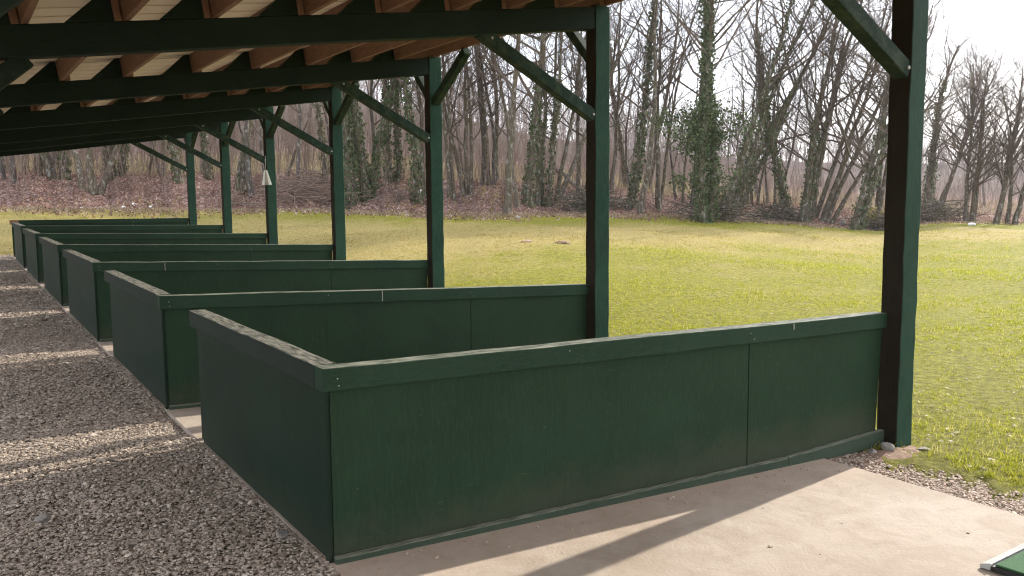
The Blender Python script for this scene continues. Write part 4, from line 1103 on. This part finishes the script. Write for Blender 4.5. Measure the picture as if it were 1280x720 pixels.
h = .03 + .045 * rng.random(len(x)) ** 2; blades(x, y, h, np.full(len(x), .005), 'grass', M['blade'], 'taller grass tufts at the edge of the chipping strip')
# pale dead leaves and clippings lying in the lawn
x, y = lawn_points(9000, 5.2, 24, 0, 72); v, f = leaf_cards(np.stack([x, y, ground_z(x, y) + .016], -1), .035, rng); v[:, 2] = ground_z(v[:, 0], v[:, 1]) + .012 + (v[:, 2] % .011)
tag(mesh_obj('dead_leaves', v, f, M['straw']), 'pale dead leaves lying scattered in the lawn grass', 'leaves', kind='stuff')
# dry grass at the wood's edge
n = 42000
a = rng.uniform(-3, 70, n); e = edge_r(a); dr = np.where(rng.random(n) < .30, rng.normal(-.2, .5, n), rng.uniform(8, 24, n)); rr = e + dr
x = rr * np.sin(np.radians(a)); y = rr * np.cos(np.radians(a)); h = np.where(dr < 4, .05 + .10 * rng.random(n), .15 + .3 * rng.random(n))
blades(x, y, h, rng.uniform(.012, .026, n), 'dry_grass', M['straw'], 'straw coloured dry grass at the edge of the wood')

#EXTRAS#

# stones, logs, brush at the wood's edge
def gz(x, y): return float(ground_z(x, y))
rock('boulder', (39.0, 27.3, gz(39.0, 27.3) + .12), (.26, .2, .22), M['stone'], 'pale boulder at the lawn edge left of the nearest post', 'boulder', 21)
rock('stone', (42.4, 22.4, gz(42.4, 22.4) + .06), (.20, .12, .09), M['white_stone'], 'small white rock on the lawn edge right of the nearest post', seed=22)
for k, (x, y, s_) in enumerate(((4.49, 37.0, .07), (6.12, 37.7, .085), (6.5, 37.6, .075), (7.0, 37.0, .08))):
    rock('stone', (x, y, gz(x, y) + .04), (s_ * 1.3, s_, s_ * .7), M['white_stone'], 'small white stone on the leaf strewn lawn edge beyond the farthest stall', seed=30 + k, group='white stones on the far lawn edge')
rock('stone', (18.1, 26.7, gz(18.1, 26.7) + .03), (.12, .09, .06), M['stone'], 'flat pale stone at the foot of the tree standing forward on the lawn', seed=41)
rock('stone', (17.3, 33.0, gz(17.3, 33.0) + .12), (.07, .06, .22), M['white_stone'], 'upright white stone beside the third post on the leaf bank', seed=42)
def log(x0, y0, z0, x1, y1, z1, r, label):
    d = np.array([x1 - x0, y1 - y0, z1 - z0]); n = 9
    pts = np.array([[x0, y0, z0]]) + np.linspace(0, 1, n)[:, None] * d + np.random.default_rng(3).normal(0, .05, (n, 3))
    v, f = polyline_tube(pts, np.linspace(r, r * .6, n), 8)
    o = mesh_obj('fallen_log', v, f, M['bark'], smooth=True); return tag(o, label, 'log')
log(27.4, 37.2, gz(27.4, 37.2) + 1.1, 25.3, 31.6, gz(25.3, 31.6) + .10, .13, 'fallen trunk propped aslant through the wood left of the second post')
log(14.5, 33.8, gz(14.5, 33.8) + .12, 16.2, 34.0, gz(16.2, 34.0) + .3, .09, 'short dead branch lying on the leaf bank right of the fourth post')
def heap(name, x, y, rx, h, n, label, seed, mat='brush'):
    rg = np.random.default_rng(seed); S0 = []; S1 = []
    c = np.stack([x + rg.normal(0, rx * .5, n), y + rg.normal(0, rx * .35, n), np.zeros(n)], -1)
    c[:, 2] = ground_z(c[:, 0], c[:, 1]) + h * rg.random(n) * np.exp(-((c[:, 0] - x) / rx) ** 2)
    d = rg.normal(0, 1, (n, 3)) * np.array([1, 1, .35]); d /= np.linalg.norm(d, axis=1, keepdims=True); L = rg.uniform(.4, 1.5, n)[:, None]
    m = c + d * L * .5; e = m + (d + rg.normal(0, .25, (n, 3))) * L * .5
    r = rg.uniform(.006, .03, n)
    v, f = tubes(np.concatenate([c, m]), np.concatenate([m, e]), np.concatenate([r, r * .8]), np.concatenate([r * .8, r * .4]), 4)
    return tag(mesh_obj(name, v, f, M[mat]), label, 'brush heap')
heap('brush_heap', 34.4, 27.9, 1.3, .8, 260, 'low brush heap between the fanning tree and the curved ivy trunk', 71, 'bark')
heap('brush_heap', 46.0, 26.4, 2.0, 1.1, 420, 'broad brush heap at the lawn edge right of the nearest post', 72, 'bark')
heap('brush_heap', 39.9, 25.6, 1.3, .9, 300, 'brush heap with yellow leaves beside the nearest post', 73, 'bark')
heap('brush_heap', 27.9, 25.8, 1.4, .8, 260, 'tangle of dead branches at the foot of trees right of the second post', 74, 'bark')
heap('brush_heap', 13.0, 34.8, 2.2, 1.0, 420, 'grey bramble tangle on the bank left of the fourth post', 75, 'brush')
heap('brush_heap', 24.0, 29.6, 1.3, .6, 380, 'dead branches strewn round the crowded clump left of the second post', 76, 'bark')
def shrub(name, x, y, w, h, nstem, nleaf, mat, label, seed, size=.09):
    rg = np.random.default_rng(seed); z = gz(x, y); root = empty(name, (x, y, z)); S0 = []; S1 = []; Q = []; P = []
    for k in range(nstem):
        a = rg.uniform(0, 6.28); p = np.array([rg.normal(0, .1), rg.normal(0, .1), 0.]); d = np.array([math.cos(a) * w / h * .8, math.sin(a) * w / h * .8, 1.0])
        bp, br = branch(rg, p, d, h * rg.uniform(.6, 1.1), .014, 5, .1, .2); S0.append(bp[:-1]); S1.append(bp[1:]); Q.append(br[1:])
        for c in range(5):
            j = rg.integers(1, 5); b2, r2_ = branch(rg, bp[j], d + rg.normal(0, .7, 3), h * .4, .007, 3, .1, .2); S0.append(b2[:-1]); S1.append(b2[1:]); Q.append(r2_[1:])
            P.append(b2[rg.integers(0, 4, max(1, nleaf // (nstem * 5)))] + rg.normal(0, .09, (max(1, nleaf // (nstem * 5)), 3)))
    q = np.concatenate(Q); v, f = tubes(np.concatenate(S0), np.concatenate(S1), q, q * .8, 3); mesh_obj('stems', v, f, M['twig'], root)
    if nleaf: v, f = leaf_cards(np.concatenate(P), size, rg); mesh_obj('foliage', v, f, M[mat], root)
    return tag(root, label, 'shrub')
shrub('shrub', 39.6, 26.0, .9, 1.1, 12, 420, 'yellow_leaf', 'small shrub with yellow leaves at the lawn edge left of the nearest post', 81)
shrub('shrub', 32.3, 29.8, 1.3, 1.5, 14, 700, 'ivy', 'dark green shrub at the foot of the bushy ivy tree', 82)
shrub('shrub', 10.2, 36.5, 1.0, .8, 16, 0, 'ivy', 'bare grey shrub on the bank between the two farthest posts', 83)
shrub('shrub', 15.6, 31.6, 1.2, .9, 18, 0, 'ivy', 'low bare shrub at the lawn edge right of the hanging flap', 84)

# white two-rail barrier on the far embankment
def barrier():
    a0, a1 = 58.5, 67.0; n = 14
    pts = []
    for k in range(n + 1):
        a = a0 + (a1 - a0) * k / n; r_ = float(edge_r(a)) + 128; x, y = r_ * math.sin(R(a)), r_ * math.cos(R(a)); pts.append((x, y, gz(x, y)))
    root = empty('guard_rail', pts[0])
    def loc(p, z): return (p[0] - pts[0][0], p[1] - pts[0][1], p[2] - pts[0][2] + z)
    for z in (1.0, 2.0):
        q = MB()
        for k in range(n): q.bar(loc(pts[k], z), loc(pts[k + 1], z), .1, .26)
        q.build('rail', M['white_plastic'], root)
    for p in pts:
        q = MB(); q.bar(loc(p, -.3), loc(p, 2.1), .16, .16, up=(0, 1, 0)); q.build('post', M['grey_plastic'], root)
    tag(root, 'white two-rail barrier glimpsed far off through the trees right of the nearest post', 'barrier')
barrier()
# scuffs of dug earth on the lawn
for k, (x, y, a, b) in enumerate(((12.8, 16.9, .35, .14), (13.5, 16.4, .22, .10), (12.2, 17.6, .25, .1))):
    o = rock('molehill', (x, y, gz(x, y)), (a, b, .07), M['soil'], 'dark scuff of dug earth on the lawn left of the second post', 'molehill', 50 + k, 'earth scuffs on the lawn')
#ENDEXTRAS#

# ------------------------------------------------------------------ light
SUN_AZ, SUN_EL = 80.7, 25.0                                    # azimuth from +Y towards +X
W_ = bpy.data.worlds.new('World'); SC.world = W_; W_.use_nodes = True
nt = W_.node_tree; nt.nodes.clear()
out = nt.nodes.new('ShaderNodeOutputWorld'); bg = nt.nodes.new('ShaderNodeBackground'); sky = nt.nodes.new('ShaderNodeTexSky')
sky.sky_type = 'NISHITA'; sky.sun_disc = False; sky.sun_elevation = R(SUN_EL); sky.sun_rotation = R(SUN_AZ)
sky.air_density = 1.0; sky.dust_density = 1.5; sky.ozone_density = 1.0
# thin high cloud over the blue
tc = nt.nodes.new('ShaderNodeTexCoord'); mp = nt.nodes.new('ShaderNodeMapping'); mp.inputs['Scale'].default_value = (1, 1, 3.5)
no = nt.nodes.new('ShaderNodeTexNoise'); no.inputs['Scale'].default_value = 2.2; no.inputs['Detail'].default_value = 6; no.inputs['Roughness'].default_value = .6
rp = nt.nodes.new('ShaderNodeValToRGB'); rp.color_ramp.elements[0].position = .3; rp.color_ramp.elements[0].color = (.65, .65, .65, 1); rp.color_ramp.elements[1].position = .65; rp.color_ramp.elements[1].color = (.92, .92, .92, 1)
mx = nt.nodes.new('ShaderNodeMix'); mx.data_type = 'RGBA'
mx.inputs['B'].default_value = (7.6, 7.9, 8.7, 1)
nt.links.new(tc.outputs['Generated'], mp.inputs[0]); nt.links.new(mp.outputs[0], no.inputs['Vector']); nt.links.new(no.outputs['Fac'], rp.inputs[0])
nt.links.new(rp.outputs[0], mx.inputs['Factor']); nt.links.new(sky.outputs[0], mx.inputs['A']); nt.links.new(mx.outputs['Result'], bg.inputs[0]); nt.links.new(bg.outputs[0], out.inputs[0])
bg.inputs[1].default_value = .15
sl = bpy.data.lights.new('sun', 'SUN'); sl.energy = 3.75; sl.angle = R(.6); sl.color = (1.0, .93, .82)
so = bpy.data.objects.new('sun', sl); COL.objects.link(so)
sd = Vector((math.sin(R(SUN_AZ)) * math.cos(R(SUN_EL)), math.cos(R(SUN_AZ)) * math.cos(R(SUN_EL)), math.sin(R(SUN_EL))))
so.rotation_euler = sd.to_track_quat('Z', 'Y').to_euler(); so.location = (30, 5, 20)

q = MB(); q.box(-60, 235, -60, 235, -12, 40)
hm = bpy.data.materials.new('thin_haze'); hm.use_nodes = True; hn = hm.node_tree; hn.nodes.clear()
ho = hn.nodes.new('ShaderNodeOutputMaterial'); hv = hn.nodes.new('ShaderNodeVolumePrincipled')
hv.inputs['Color'].default_value = (.93, .92, .96, 1); hv.inputs['Density'].default_value = .00035; hv.inputs['Anisotropy'].default_value = .25
hn.links.new(hv.outputs[0], ho.inputs['Volume'])
tag(q.build('haze', hm), kind='stuff', label='thin pale winter haze hanging in the air over the lawn and wood', cat='haze')

# ------------------------------------------------------------------ camera
cd = bpy.data.cameras.new('camera'); cam = bpy.data.objects.new('camera', cd); COL.objects.link(cam)
cd.sensor_width = 36; cd.sensor_fit = 'HORIZONTAL'; cd.lens = FOC / 1280 * 36; cd.clip_start = .05; cd.clip_end = 3000
fw = Vector((math.sin(YAW), math.cos(YAW), 0)); rt = Vector((math.cos(YAW), -math.sin(YAW), 0)); up = Vector((0, 0, 1))
fw2 = fw * math.cos(PITCH) - up * math.sin(PITCH); up2 = up * math.cos(PITCH) + fw * math.sin(PITCH)
r2 = rt * math.cos(ROLL) + up2 * math.sin(ROLL); u2 = up2 * math.cos(ROLL) - rt * math.sin(ROLL)
cam.matrix_world = Matrix(((r2.x, u2.x, -fw2.x, 0), (r2.y, u2.y, -fw2.y, 0), (r2.z, u2.z, -fw2.z, EYE), (0, 0, 0, 1)))
SC.camera = cam
SC.view_settings.view_transform = 'Standard'; SC.view_settings.look = 'None'; SC.view_settings.exposure = 1.2; SC.view_settings.gamma = 1.0
SC.view_settings.use_curve_mapping = False
SC.cycles.use_denoising = True
try:
    SC.cycles.denoiser = 'OPENIMAGEDENOISE'; SC.cycles.denoising_input_passes = 'RGB_ALBEDO_NORMAL'; SC.cycles.denoising_prefilter = 'ACCURATE'
except Exception: pass
SC.cycles.sample_clamp_indirect = 4.0
SC.cycles.filter_width = 1.15
SC.cycles.max_bounces = 8; SC.cycles.diffuse_bounces = 5; SC.cycles.transmission_bounces = 4; SC.cycles.transparent_max_bounces = 8
